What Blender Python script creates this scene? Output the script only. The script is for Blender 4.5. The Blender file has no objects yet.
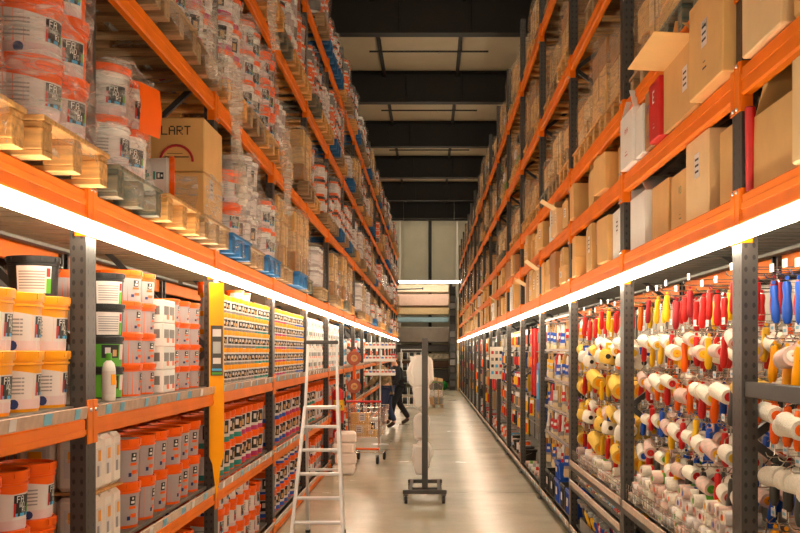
import bpy, math, random
from mathutils import Vector, Matrix
scene = bpy.context.scene
COL = scene.collection
H = 1.73                      # eye height of the photographer
F = 1105.0                    # focal length in pixels of an 800 px wide frame
XF = {-1: -1.47, 1: 1.30}     # aisle face of the racking on each side
Y0 = {-1: 4.79, 1: 4.68}      # first post in view
PITCH = 2.8
NB = 16
PI = math.pi
ORD = ['first', 'second', 'third', 'fourth', 'fifth', 'sixth', 'seventh', 'eighth', 'ninth', 'tenth', 'eleventh', 'twelfth',
       'thirteenth', 'fourteenth', 'fifteenth', 'sixteenth', 'seventeenth', 'eighteenth', 'nineteenth', 'twentieth']
SIDE = {-1: 'left', 1: 'right'}

def rnd(seed): return random.Random(seed)
def bay_y(s, b): return Y0[s] + (b - 1) * PITCH, Y0[s] + b * PITCH
def proj(x, y, z):
    y = max(y, .3)
    return 430 + F * x / y, 352 - F * (z - H) / y
def seen(x, y, z, r=.5, m=30):
    if y < 2.6: return False
    px, py = proj(x, y, z)
    e = F * r / y + m
    return -e < px < 800 + e and -e < py < 533 + e

# ---------------------------------------------------------------- materials
def lin(c):
    return tuple(((v / 255) / 12.92 if v / 255 <= .04045 else ((v / 255 + .055) / 1.055) ** 2.4) for v in c)
MAT = {}
def mat(name, rgb, rough=.5, metal=0., var=.08, scale=9., bump=0., coat=0., kind=None, rand=.12, stretch=(1, 1, 1), spec=.5, rgb2=None):
    m = bpy.data.materials.new(name); m.use_nodes = True
    nt = m.node_tree; n = nt.nodes; L = nt.links
    b = n['Principled BSDF']
    c = lin(rgb)
    tc = n.new('ShaderNodeTexCoord'); mp = n.new('ShaderNodeMapping'); mp.inputs['Scale'].default_value = stretch
    L.new(tc.outputs['Object'], mp.inputs['Vector'])
    nz = n.new('ShaderNodeTexNoise'); nz.inputs['Scale'].default_value = scale; nz.inputs['Detail'].default_value = 4
    L.new(mp.outputs['Vector'], nz.inputs['Vector'])
    rp = n.new('ShaderNodeValToRGB')
    c2 = lin(rgb2) if rgb2 else tuple(min(1, v * (1 + var)) for v in c)
    rp.color_ramp.elements[0].position = .3; rp.color_ramp.elements[1].position = .7
    rp.color_ramp.elements[0].color = tuple(v * (1 - var) for v in c) + (1,)
    rp.color_ramp.elements[1].color = c2 + (1,)
    L.new(nz.outputs['Fac'], rp.inputs['Fac'])
    oi = n.new('ShaderNodeObjectInfo'); mr = n.new('ShaderNodeMapRange')
    mr.inputs['To Min'].default_value = 1 - rand; mr.inputs['To Max'].default_value = 1 + rand * .5
    L.new(oi.outputs['Random'], mr.inputs['Value'])
    hs = n.new('ShaderNodeHueSaturation'); L.new(mr.outputs['Result'], hs.inputs['Value']); L.new(rp.outputs['Color'], hs.inputs['Color'])
    L.new(hs.outputs['Color'], b.inputs['Base Color'])
    b.inputs['Roughness'].default_value = rough; b.inputs['Metallic'].default_value = metal
    b.inputs['Coat Weight'].default_value = coat; b.inputs['Specular IOR Level'].default_value = spec
    if bump:
        bp = n.new('ShaderNodeBump'); bp.inputs['Strength'].default_value = bump; bp.inputs['Distance'].default_value = .01
        L.new(nz.outputs['Fac'], bp.inputs['Height']); L.new(bp.outputs['Normal'], b.inputs['Normal'])
    MAT[name] = m
    return m

mat('beam_orange', (243, 121, 4), .5, var=.10, scale=3, rand=.05, spec=.2)
mat('beam_dark', (60, 57, 55), .5, var=.1)
mat('orange', (248, 100, 6), .35, var=.04, rand=.06, spec=.35)
mat('amber', (253, 164, 2), .35, var=.04, rand=.05, spec=.3)
mat('red', (205, 28, 24), .4, var=.05)
mat('crimson', (170, 30, 40), .45)
mat('yellow', (246, 190, 22), .4, var=.06)
mat('blue', (22, 84, 190), .4, var=.06)
mat('navy', (28, 44, 110), .45)
mat('sky_blue', (70, 170, 220), .5)
mat('teal', (40, 140, 130), .45)
mat('green', (90, 170, 40), .5)
mat('carpet_green', (30, 140, 50), .9)
mat('magenta', (190, 50, 110), .45)
mat('black', (26, 25, 25), .45)
mat('rubber', (38, 36, 35), .7)
mat('white', (236, 232, 226), .45, var=.03, rand=.04)
mat('label_white', (222, 212, 208), .4, var=.03, rand=.03)
mat('label_grey', (178, 163, 162), .4, var=.05, rand=.05)
mat('label_pink', (222, 196, 196), .45, var=.04)
mat('print_grey', (150, 145, 145), .5)
mat('grey', (128, 124, 120), .5)
mat('dark_grey', (72, 69, 66), .5)
mat('steel', (170, 168, 165), .32, metal=.9)
mat('alu', (205, 205, 205), .35, metal=.35)
mat('chrome', (215, 212, 205), .18, metal=1)
mat('fleece', (238, 230, 214), .95, var=.08, scale=120, bump=.5)
mat('fleece_yellow', (240, 200, 90), .95, var=.1, scale=120, bump=.5)
mat('fleece_stripe', (230, 214, 196), .95, var=.3, scale=40, bump=.3, rgb2=(236, 190, 180))
mat('bristle_light', (226, 205, 165), .8, var=.15, scale=60, stretch=(8, 8, .6))
mat('bristle_dark', (44, 40, 38), .8, var=.2, scale=60, stretch=(8, 8, .6))
mat('handle_wood', (206, 160, 100), .5, var=.16, scale=14, stretch=(6, 6, 1))
mat('pallet_wood', (216, 162, 94), .8, var=.3, scale=6, stretch=(1, 8, 8), rand=.25, bump=.2)
mat('pallet_grey', (164, 134, 98), .85, var=.3, scale=6, stretch=(1, 8, 8), rand=.2, bump=.2)
mat('pallet_teal', (82, 108, 104), .8, var=.35, scale=5, stretch=(1, 6, 6), rgb2=(150, 128, 96))
mat('pallet_blue', (30, 98, 150), .7, var=.3, scale=5, stretch=(1, 6, 6))
mat('cardboard', (222, 172, 104), .75, var=.07, scale=5, rand=.16)
mat('cardboard_light', (228, 190, 138), .75, var=.06, scale=5, rand=.1)
mat('cardboard_dark', (172, 122, 74), .8, var=.08, scale=5, rand=.12)
mat('tape', (196, 160, 110), .2, var=.05)
mat('paper', (230, 222, 208), .7, var=.05)
mat('ink', (52, 40, 34), .7)
mat('ink_red', (200, 40, 30), .6)
mat('ink_green', (30, 110, 60), .6)
mat('deck_steel', (132, 126, 116), .5, metal=.3, var=.1)
mat('rail_plastic', (212, 180, 158), .25, var=.12, scale=20)
mat('tag_blue', (110, 178, 205), .4)
mat('panel_grey', (150, 142, 132), .6, var=.06)
mat('jeans', (44, 58, 92), .85, var=.2, scale=40)
mat('dark_cloth', (30, 31, 38), .85, var=.2, scale=30)
mat('skin', (205, 150, 120), .55)
mat('hair', (62, 48, 38), .7)
mat('boot', (74, 50, 34), .6)
mat('camo', (104, 86, 56), .85, var=.55, scale=11, rgb2=(168, 140, 98), rand=0)
mat('frosted', (240, 226, 214), .35, var=.05, rand=.02)
mat('roof_beam', (26, 20, 16), .6, var=.1, rand=0)
mat('vinyl_cream', (222, 204, 172), .6, var=.06, rand=0)
mat('vinyl_pink', (216, 178, 156), .6, var=.06, rand=0)
mat('vinyl_sand', (214, 184, 134), .6, var=.06, rand=0)
mat('vinyl_blue', (150, 180, 190), .6, var=.06, rand=0)
mat('vinyl_grey', (140, 128, 116), .7, var=.12, scale=3, rand=0)
mat('vinyl_dark', (74, 68, 64), .7, var=.1, rand=0)
mat('vinyl_brown', (92, 62, 42), .7, var=.1, rand=0)
mat('vinyl_pattern', (200, 184, 160), .7, var=.5, scale=8, rand=0)
mat('brick_disc', (168, 84, 60), .7, var=.15, scale=20)

def holes(name, axis, off, center=0.):
    """rack post steel with rows of punched holes"""
    m = mat(name, (76, 72, 69), .42, metal=.45, var=.08, scale=5, rand=.04)
    nt = m.node_tree; n = nt.nodes; L = nt.links; b = n['Principled BSDF']
    src = b.inputs['Base Color'].links[0].from_socket
    tc = n.new('ShaderNodeTexCoord'); sp = n.new('ShaderNodeSeparateXYZ'); L.new(tc.outputs['Object'], sp.inputs[0])
    def mth(op, a, b2=None):
        k = n.new('ShaderNodeMath'); k.operation = op
        for i, v in enumerate((a, b2)):
            if v is None: continue
            if isinstance(v, (int, float)): k.inputs[i].default_value = v
            else: L.new(v, k.inputs[i])
        return k.outputs[0]
    z = mth('MULTIPLY', mth('SUBTRACT', mth('FRACT', mth('DIVIDE', sp.outputs['Z'], .05)), .5), .05 * .62)
    c = mth('SUBTRACT', mth('ABSOLUTE', mth('SUBTRACT', sp.outputs[axis], center)), off)
    d = mth('ADD', mth('MULTIPLY', z, z), mth('MULTIPLY', c, c))
    k = mth('LESS_THAN', d, .0068 ** 2)
    mx = n.new('ShaderNodeMix'); mx.data_type = 'RGBA'
    L.new(k, mx.inputs[0]); L.new(src, mx.inputs[6]); mx.inputs[7].default_value = (.012, .011, .01, 1)
    L.new(mx.outputs[2], b.inputs['Base Color'])
    L.new(mth('MULTIPLY', mth('SUBTRACT', 1, k), .45), b.inputs['Metallic'])
holes('post_front', 'Y', .036)
holes('post_side', 'X', .017)

def emit(name, rgb, s):
    m = bpy.data.materials.new(name); m.use_nodes = True; nt = m.node_tree
    nt.nodes.remove(nt.nodes['Principled BSDF'])
    e = nt.nodes.new('ShaderNodeEmission'); e.inputs[0].default_value = rgb + (1,); e.inputs[1].default_value = s
    nt.links.new(e.outputs[0], nt.nodes['Material Output'].inputs[0]); MAT[name] = m
LED = 21.0
emit('led', (1.0, .88, .66), LED)
emit('roof_fill_glow', (1., .84, .62), 26.)  # glow of the added lamps that brighten the roof
emit('wall_fill_glow', (1., .86, .64), 26.)  # glow of the last added lamp, brightening the end wall
emit('led_far', (1.0, .90, .74), 14)

def film(name, base, tint, lo, hi):
    m = bpy.data.materials.new(name); m.use_nodes = True; nt = m.node_tree; n = nt.nodes; L = nt.links
    b = n['Principled BSDF']; b.inputs['Base Color'].default_value = lin(tint) + (1,); b.inputs['Roughness'].default_value = .22
    b.inputs['Specular IOR Level'].default_value = .9
    tc = n.new('ShaderNodeTexCoord'); mp = n.new('ShaderNodeMapping'); mp.inputs['Rotation'].default_value = (.5, .35, .4); mp.inputs['Scale'].default_value = (3, 3, 16)
    oi = n.new('ShaderNodeObjectInfo'); va = n.new('ShaderNodeVectorMath'); va.operation = 'ADD'
    L.new(tc.outputs['Object'], va.inputs[0]); L.new(oi.outputs['Random'], va.inputs[1]); L.new(va.outputs[0], mp.inputs[0])
    nz = n.new('ShaderNodeTexNoise'); nz.inputs['Scale'].default_value = 2.2; nz.inputs['Detail'].default_value = 6; nz.inputs['Distortion'].default_value = .8
    L.new(mp.outputs[0], nz.inputs['Vector'])
    bp = n.new('ShaderNodeBump'); bp.inputs['Strength'].default_value = .9; bp.inputs['Distance'].default_value = .03
    L.new(nz.outputs['Fac'], bp.inputs['Height']); L.new(bp.outputs[0], b.inputs['Normal'])
    mr = n.new('ShaderNodeMapRange'); mr.inputs['From Min'].default_value = .42; mr.inputs['From Max'].default_value = .72
    mr.inputs['To Min'].default_value = lo; mr.inputs['To Max'].default_value = hi
    L.new(nz.outputs['Fac'], mr.inputs['Value'])
    tr = n.new('ShaderNodeBsdfTransparent'); mx = n.new('ShaderNodeMixShader')
    L.new(mr.outputs[0], mx.inputs[0]); L.new(tr.outputs[0], mx.inputs[1]); L.new(b.outputs[0], mx.inputs[2])
    L.new(mx.outputs[0], n['Material Output'].inputs[0]); MAT[name] = m
film('film', None, (236, 228, 218), .02, .34)
film('film_dull', None, (222, 200, 174), .08, .5)
film('film_near', None, (240, 234, 226), .05, .58)
film('blister', None, (235, 235, 230), .12, .4)

# ---------------------------------------------------------------- mesh builder
class MB:
    def __init__(s): s.v = []; s.f = []; s.m = []
    def add(s, vs, fs, m):
        k = len(s.v); s.v += [tuple(v) for v in vs]
        s.f += [tuple(i + k for i in f) for f in fs]; s.m += [m] * len(fs)
        return s
    def box(s, c, d, m, rz=0., ry=0., rx=0., bev=0., faces=None):
        a, b, h = d[0] / 2, d[1] / 2, d[2] / 2
        if bev:
            e = min(bev, a * .9, b * .9, h * .9); vs = []
            for sx in (-1, 1):
                for sy in (-1, 1):
                    for sz in (-1, 1):
                        vs += [(sx * a, sy * (b - e), sz * (h - e)), (sx * (a - e), sy * b, sz * (h - e)), (sx * (a - e), sy * (b - e), sz * h)]
            I = lambda x, y, z, k: ((x * 2 + y) * 2 + z) * 3 + k
            fs = [(I(0,0,0,0), I(0,0,1,0), I(0,1,1,0), I(0,1,0,0)), (I(1,0,0,0), I(1,1,0,0), I(1,1,1,0), I(1,0,1,0)),
                  (I(0,0,0,1), I(1,0,0,1), I(1,0,1,1), I(0,0,1,1)), (I(0,1,0,1), I(0,1,1,1), I(1,1,1,1), I(1,1,0,1)),
                  (I(0,0,0,2), I(0,1,0,2), I(1,1,0,2), I(1,0,0,2)), (I(0,0,1,2), I(1,0,1,2), I(1,1,1,2), I(0,1,1,2))]
            for x in (0, 1):
                for y in (0, 1):
                    fs.append((I(x,y,0,0), I(x,y,1,0), I(x,y,1,1), I(x,y,0,1)))
                for z in (0, 1):
                    fs.append((I(x,0,z,0), I(x,1,z,0), I(x,1,z,2), I(x,0,z,2)))
            for y in (0, 1):
                for z in (0, 1):
                    fs.append((I(0,y,z,1), I(1,y,z,1), I(1,y,z,2), I(0,y,z,2)))
            for x in (0, 1):
                for y in (0, 1):
                    for z in (0, 1):
                        fs.append((I(x,y,z,0), I(x,y,z,1), I(x,y,z,2)))
        else:
            vs = [(x * a, y * b, z * h) for x in (-1, 1) for y in (-1, 1) for z in (-1, 1)]
            fs = [(0, 1, 3, 2), (4, 6, 7, 5), (0, 4, 5, 1), (2, 3, 7, 6), (0, 2, 6, 4), (1, 5, 7, 3)]
        M = Matrix.Translation(c) @ Matrix.Rotation(rz, 4, 'Z') @ Matrix.Rotation(ry, 4, 'Y') @ Matrix.Rotation(rx, 4, 'X')
        k = len(s.f)
        s.add([M @ Vector(v) for v in vs], fs, m)
        if faces:
            for i, fm in faces.items(): s.m[k + i] = fm
        return s
    def lathe(s, prof, n, m, M=None, a0=0., a1=2 * PI):
        full = abs(a1 - a0 - 2 * PI) < 1e-6
        cols = n if full else n + 1
        vs = []; idx = []
        for r, z in prof:
            if r < 1e-7:
                idx.append([len(vs)] * cols); vs.append((0, 0, z))
            else:
                idx.append(list(range(len(vs), len(vs) + cols)))
                vs += [(r * math.cos(a0 + (a1 - a0) * i / n), r * math.sin(a0 + (a1 - a0) * i / n), z) for i in range(cols)]
        fs = []; ms = []
        for j in range(len(prof) - 1):
            A, B = idx[j], idx[j + 1]
            for i in range(n):
                i2 = (i + 1) % cols
                q = []
                for t in (A[i], A[i2], B[i2], B[i]):
                    if t not in q: q.append(t)
                if len(q) > 2: fs.append(q); ms.append(m if isinstance(m, str) else m[j])
        if M is not None: vs = [M @ Vector(v) for v in vs]
        k = len(s.v); s.v += [tuple(v) for v in vs]; s.f += [tuple(i + k for i in f) for f in fs]; s.m += ms
        return s
    def tube(s, path, r, n, m, caps=True):
        P = [Vector(p) for p in path]; rs = r if isinstance(r, (list, tuple)) else [r] * len(P)
        vs = []; up = None
        for i, p in enumerate(P):
            t = ((P[min(i + 1, len(P) - 1)] - p).normalized() + (p - P[max(i - 1, 0)]).normalized())
            t = t.normalized() if t.length > 1e-6 else Vector((0, 0, 1))
            if up is None:
                up = t.orthogonal().normalized()
            up = (up - t * up.dot(t)); up = up.normalized() if up.length > 1e-6 else t.orthogonal().normalized()
            w = t.cross(up)
            vs += [p + (up * math.cos(2 * PI * k / n) + w * math.sin(2 * PI * k / n)) * rs[i] for k in range(n)]
        fs = [(i * n + k, i * n + (k + 1) % n, (i + 1) * n + (k + 1) % n, (i + 1) * n + k) for i in range(len(P) - 1) for k in range(n)]
        if caps: fs += [tuple(range(n))[::-1], tuple(range((len(P) - 1) * n, len(P) * n))]
        return s.add(vs, fs, m)
    def bar(s, p, q, w, t, m):
        """rectangular bar from p to q"""
        p, q = Vector(p), Vector(q); d = q - p; L = d.length; d.normalize()
        u = d.cross(Vector((0, 1, 0))); u = u.normalized() if u.length > 1e-4 else Vector((1, 0, 0))
        w2 = d.cross(u)
        vs = [c + u * (a * w / 2) + w2 * (b * t / 2) for c in (p, q) for a, b in ((-1, -1), (1, -1), (1, 1), (-1, 1))]
        return s.add(vs, [(0, 1, 5, 4), (1, 2, 6, 5), (2, 3, 7, 6), (3, 0, 4, 7), (3, 2, 1, 0), (4, 5, 6, 7)], m)
    def patch(s, fn, u0, u1, v0, v1, nu, m, v1b=None):
        """surface patch; fn maps (u, v) to space; v1b slants the upper edge"""
        v1b = v1 if v1b is None else v1b
        vs = []
        for i in range(nu + 1):
            t = i / nu; u = u0 + (u1 - u0) * t
            vs += [fn(u, v0), fn(u, v1 + (v1b - v1) * t)]
        return s.add(vs, [(2 * i, 2 * i + 2, 2 * i + 3, 2 * i + 1) for i in range(nu)], m)
    def text(s, txt, fn, u, v, ch, m):
        """block lettering of height ch from the point (u, v) on the surface fn"""
        px = ch / 7
        for c in txt:
            g = FONT.get(c)
            if g:
                for r, row in enumerate(g):
                    x = 0
                    while x < 5:
                        if row[x] == '1':
                            x2 = x
                            while x2 < 5 and row[x2] == '1': x2 += 1
                            s.patch(fn, u + x * px, u + x2 * px, v + (6 - r) * px, v + (7 - r) * px, 1, m)
                            x = x2
                        else: x += 1
            u += 6 * px
        return s
    def mesh(s, name):
        me = bpy.data.meshes.new(name)
        me.from_pydata(s.v, [], s.f)
        names = list(dict.fromkeys(s.m))
        for k in names: me.materials.append(MAT[k])
        ix = {k: i for i, k in enumerate(names)}
        me.polygons.foreach_set('material_index', [ix[k] for k in s.m])
        me.polygons.foreach_set('use_smooth', [True] * len(s.f))
        me.update()
        me.set_sharp_from_angle(angle=math.radians(32))
        return me
    def join(s, o):
        k = len(s.v); s.v += o.v; s.f += [tuple(i + k for i in f) for f in o.f]; s.m += o.m
        return s
    def moved(s, M):
        o = MB(); o.v = [tuple(M @ Vector(v)) for v in s.v]; o.f = list(s.f); o.m = list(s.m); return o

FONT = {k: [format(int(x, 16), '05b') for x in v.split()] for k, v in {
    'F': '1f 10 10 1e 10 10 10', 'A': '0e 11 11 1f 11 11 11', 'W': '11 11 11 15 15 1b 11', 'O': '0e 11 11 11 11 11 0e', 'R': '1e 11 11 1e 14 12 11',
    'I': '0e 04 04 04 04 04 0e', 'L': '10 10 10 10 10 10 1f', 'T': '1f 04 04 04 04 04 04', 'V': '11 11 11 11 11 0a 04', 'S': '0f 10 10 0e 01 01 1e', 'N': '11 19 15 13 11 11 11',
    'E': '1f 10 10 1e 10 10 1f', 'D': '1e 11 11 11 11 11 1e', 'M': '11 1b 15 15 11 11 11', 'B': '1e 11 11 1e 11 11 1e', 'K': '11 12 14 18 14 12 11', 'P': '1e 11 11 1e 10 10 10',
    '6': '0e 10 10 1e 11 11 0e', '8': '0e 11 11 0e 11 11 0e', '1': '04 0c 04 04 04 04 0e', '0': '0e 11 13 15 19 11 0e', '5': '1f 10 1e 01 01 11 0e'}.items()}

# ---------------------------------------------------------------- things
class Proto:
    """a kind of thing: parts = [(name, MB, [(name, MB), ...])]"""
    def __init__(s, name, cat, parts): s.name, s.cat, s.parts, s._m, s._one = name, cat, parts, None, None
    def meshes(s):
        if s._m is None: s._m = [(pn, mb.mesh(pn), [(sn, sm.mesh(sn)) for sn, sm in subs]) for pn, mb, subs in s.parts]
        return s._m
    def one(s):
        if s._one is None:
            a = MB()
            for pn, mb, subs in s.parts:
                a.join(mb)
                for sn, sm in subs: a.join(sm)
            s._one = a.mesh(s.name)
        return s._one

LABELS = {}
COUNT = {}
def props(o, label, cat, group=None, kind=None):
    if label:
        o['label'] = label
        if len(label.replace(',', ' ').split()) > 16: print('LONG', label)
        if (label in LABELS) and not (group and LABELS[label] == group): print('DUP', label)
        LABELS[label] = group
    if cat: o['category'] = cat
    if group: o['group'] = group
    if kind: o['kind'] = kind
def put(p, label, loc, rz=0., group=None, parts=True, name=None, tilt=None, sc=None, part_labels=None):
    name = name or p.name
    COUNT[name] = COUNT.get(name, 0) + 1
    root = bpy.data.objects.new(name, None if parts else p.one()); COL.objects.link(root)
    if parts: root.empty_display_size = .05
    root.location = loc
    root.rotation_euler = (tilt[0], tilt[1], rz) if tilt else (0, 0, rz)
    if sc: root.scale = sc
    props(root, label, p.cat, group)
    if parts:
        for pn, me, subs in p.meshes():
            o = bpy.data.objects.new(pn, me); COL.objects.link(o); o.parent = root
            if part_labels and pn in part_labels: o['label'] = part_labels[pn]
            for sn, sm in subs:
                q = bpy.data.objects.new(sn, sm); COL.objects.link(q); q.parent = o
    return root
def solo(name, mb, label, cat, loc=(0, 0, 0), rz=0., group=None, parent=None, kind=None):
    o = bpy.data.objects.new(name, mb.mesh(name)); COL.objects.link(o); o.location = loc; o.rotation_euler.z = rz
    if parent is not None: o.parent = parent
    else: props(o, label, cat, group, kind)
    return o
def struct(name, mb):
    o = bpy.data.objects.new(name, mb.mesh(name)); COL.objects.link(o); o['kind'] = 'structure'; return o
# ---------------------------------------------------------------- camera, world
cam = bpy.data.cameras.new('camera'); co = bpy.data.objects.new('camera', cam); COL.objects.link(co)
co.location = (0, 0, H); co.rotation_euler = (PI / 2, 0, 0)
cam.sensor_width = 36; cam.lens = F / 800 * 36; cam.shift_x = -30 / 800; cam.shift_y = 85.5 / 800; cam.clip_end = 200; cam.clip_start = .1
scene.camera = co
scene.view_settings.view_transform = 'Standard'; scene.view_settings.look = 'None'; scene.view_settings.gamma = 1
scene.view_settings.use_curve_mapping = False
scene.view_settings.exposure = EXPOSURE = 1.02
w = bpy.data.worlds.new('world'); scene.world = w; w.use_nodes = True
w.node_tree.nodes['Background'].inputs[0].default_value = (1., .80, .58, 1); w.node_tree.nodes['Background'].inputs[1].default_value = 1.1
scene.cycles.max_bounces = 8; scene.cycles.diffuse_bounces = 4; scene.cycles.transparent_max_bounces = 16

# ---------------------------------------------------------------- the hall
def floor_mat():
    m = bpy.data.materials.new('polished_concrete'); m.use_nodes = True; nt = m.node_tree; n = nt.nodes; L = nt.links; b = n['Principled BSDF']
    tc = n.new('ShaderNodeTexCoord')
    a = n.new('ShaderNodeTexNoise'); a.inputs['Scale'].default_value = .9; a.inputs['Detail'].default_value = 8; a.inputs['Roughness'].default_value = .65
    c = n.new('ShaderNodeTexNoise'); c.inputs['Scale'].default_value = 40; c.inputs['Detail'].default_value = 5
    L.new(tc.outputs['Object'], a.inputs[0]); L.new(tc.outputs['Object'], c.inputs[0])
    r = n.new('ShaderNodeValToRGB'); r.color_ramp.elements[0].position = .3; r.color_ramp.elements[1].position = .7
    r.color_ramp.elements[0].color = lin((158, 149, 127)) + (1,); r.color_ramp.elements[1].color = lin((187, 179, 156)) + (1,)
    mx = n.new('ShaderNodeMix'); mx.inputs[0].default_value = .3; L.new(a.outputs[0], mx.inputs[2]); L.new(c.outputs[0], mx.inputs[3]); L.new(mx.outputs[0], r.inputs[0])
    # saw-cut joints of the slab
    sp = n.new('ShaderNodeSeparateXYZ'); L.new(tc.outputs['Object'], sp.inputs[0])
    def mth(op, x, y):
        k = n.new('ShaderNodeMath'); k.operation = op
        for i, q in enumerate((x, y)):
            if isinstance(q, (int, float)): k.inputs[i].default_value = q
            else: L.new(q, k.inputs[i])
        return k.outputs[0]
    j = mth('LESS_THAN', mth('ABSOLUTE', mth('SUBTRACT', mth('FRACT', mth('DIVIDE', mth('ADD', sp.outputs['Y'], 1.4), 6), 0), .5), 0), .0012)
    m2 = n.new('ShaderNodeMix'); m2.data_type = 'RGBA'; L.new(mth('MULTIPLY', j, .6), m2.inputs[0]); L.new(r.outputs[0], m2.inputs[6]); m2.inputs[7].default_value = (.12, .1, .08, 1)
    L.new(m2.outputs[2], b.inputs['Base Color'])
    rr = n.new('ShaderNodeMapRange'); rr.inputs['To Min'].default_value = .14; rr.inputs['To Max'].default_value = .34; L.new(a.outputs[0], rr.inputs['Value']); L.new(rr.outputs[0], b.inputs['Roughness'])
    bp = n.new('ShaderNodeBump'); bp.inputs['Strength'].default_value = .05; bp.inputs['Distance'].default_value = .01; L.new(a.outputs[0], bp.inputs['Height']); L.new(bp.outputs[0], b.inputs['Normal'])
    MAT['floor'] = m
floor_mat()
def ribbed(name, rgb, axis, pitch, rough=.6, depth=.6):
    m = mat(name, rgb, rough, var=.05, scale=1.5, rand=0); nt = m.node_tree; n = nt.nodes; L = nt.links
    tc = n.new('ShaderNodeTexCoord'); wv = n.new('ShaderNodeTexWave'); wv.bands_direction = axis; wv.wave_profile = 'SAW'
    wv.inputs['Scale'].default_value = .314 / pitch; L.new(tc.outputs['Object'], wv.inputs['Vector'])
    bp = n.new('ShaderNodeBump'); bp.inputs['Strength'].default_value = depth; bp.inputs['Distance'].default_value = .03
    L.new(wv.outputs['Fac'], bp.inputs['Height']); L.new(bp.outputs[0], n['Principled BSDF'].inputs['Normal'])
ribbed('roof_deck', (205, 188, 156), 'Y', .9)
ribbed('depth_shade_ribbed', (84, 74, 64), 'Y', .4)  # dark tone stands in for the unlit depth behind the racks
ribbed('wall_panel', (206, 196, 170), 'X', .9, depth=.25)
XW, XE, YN, YE = -2.95, 2.75, -6.0, 55.0
struct('floor', MB().box((0, 24.5, -.05), (14, 62, .1), 'floor'))
struct('wall_left_shade', MB().box((XW - .05, (YN + YE) / 2, 4.4), (.1, YE - YN, 8.8), 'depth_shade_ribbed'))  # added dark sheet where the space behind the rack falls into shade
struct('wall_right_shade', MB().box((XE + .05, (YN + YE) / 2, 4.4), (.1, YE - YN, 8.8), 'depth_shade_ribbed'))  # same shade-coloured sheet behind the right rack
struct('ceiling', MB().box(((XW + XE) / 2, (YN + YE) / 2, 8.82), (XE - XW, YE - YN, .06), 'roof_deck'))
e = MB()
for i in range(4): e.box((XW + .75 + i * 1.42, YE + .05, 4.4), (1.41, .1, 8.8), 'wall_panel', bev=.006)
struct('wall_back', e)
struct('trim_1', MB().box((0.0, YE - .09, 4.3), (.16, .16, 8.6), 'roof_beam'))
k = 2
for i in range(-3, 6):
    y = 21.85 + 6 * i
    b = MB()
    b.box((-.1, y, 8.39), (5.6, .02, .75), 'roof_beam').box((-.1, y, 8.015), (5.6, .30, .03), 'roof_beam').box((-.1, y, 8.765), (5.6, .30, .03), 'roof_beam')
    for x in (-2, -.6, .8, 2.2): b.box((x, y, 8.39), (.012, .26, .72), 'roof_beam')
    struct('trim_%d' % k, b); k += 1
    rl_ = bpy.data.objects.new('added_fill_light', None); COL.objects.link(rl_); rl_.location = (-.1, y + .42, 8.16)  # invented lamp, hidden by the beam, added to brighten roof and end wall
    props(rl_, 'added fill light hidden behind the roof beam, %s beam along the aisle' % ORD[i + 3], 'fill light', 'added roof fill lights')
    solo('housing', MB().box((0, 0, .045), (3.0, .03, .03), 'white', bev=.006), None, None, parent=rl_)
    solo('tube', MB().box((0, 0, .01), (2.9, .06, .04), 'roof_fill_glow' if i < 5 else 'wall_fill_glow', bev=.012), None, None, parent=rl_)
    for x in (-1.2, 1.2): solo('hanger', MB().box((x, 0, .33), (.02, .02, .54), 'steel'), None, None, parent=rl_)
struct('trim_%d' % k, MB().box((-.1, YE - .25, 8.5), (5.6, .3, .5), 'roof_beam')); k += 1
for x in (-1.15, .68):
    struct('trim_%d' % k, MB().box((x, 24.5, 8.71), (.08, 60, .1), 'roof_beam')); k += 1
for i in range(-2, 5):
    y = 24.6 + 6 * i
    t = MB().tube([(-1.35, y, 8.42), (1.3, y, 8.42)], .022, 8, 'roof_beam')
    for x in (-1.1, .7): t.tube([(x, y, 8.42), (x, y, 8.69)], .01, 6, 'roof_beam')
    t.tube([(.2, y, 8.42), (.2, y, 8.36)], .014, 6, 'steel')
    solo('sprinkler_pipe', t, 'thin dark sprinkler pipe under the roof, %s one along the aisle' % ORD[i + 2], 'pipe', group='sprinkler pipes')

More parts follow.
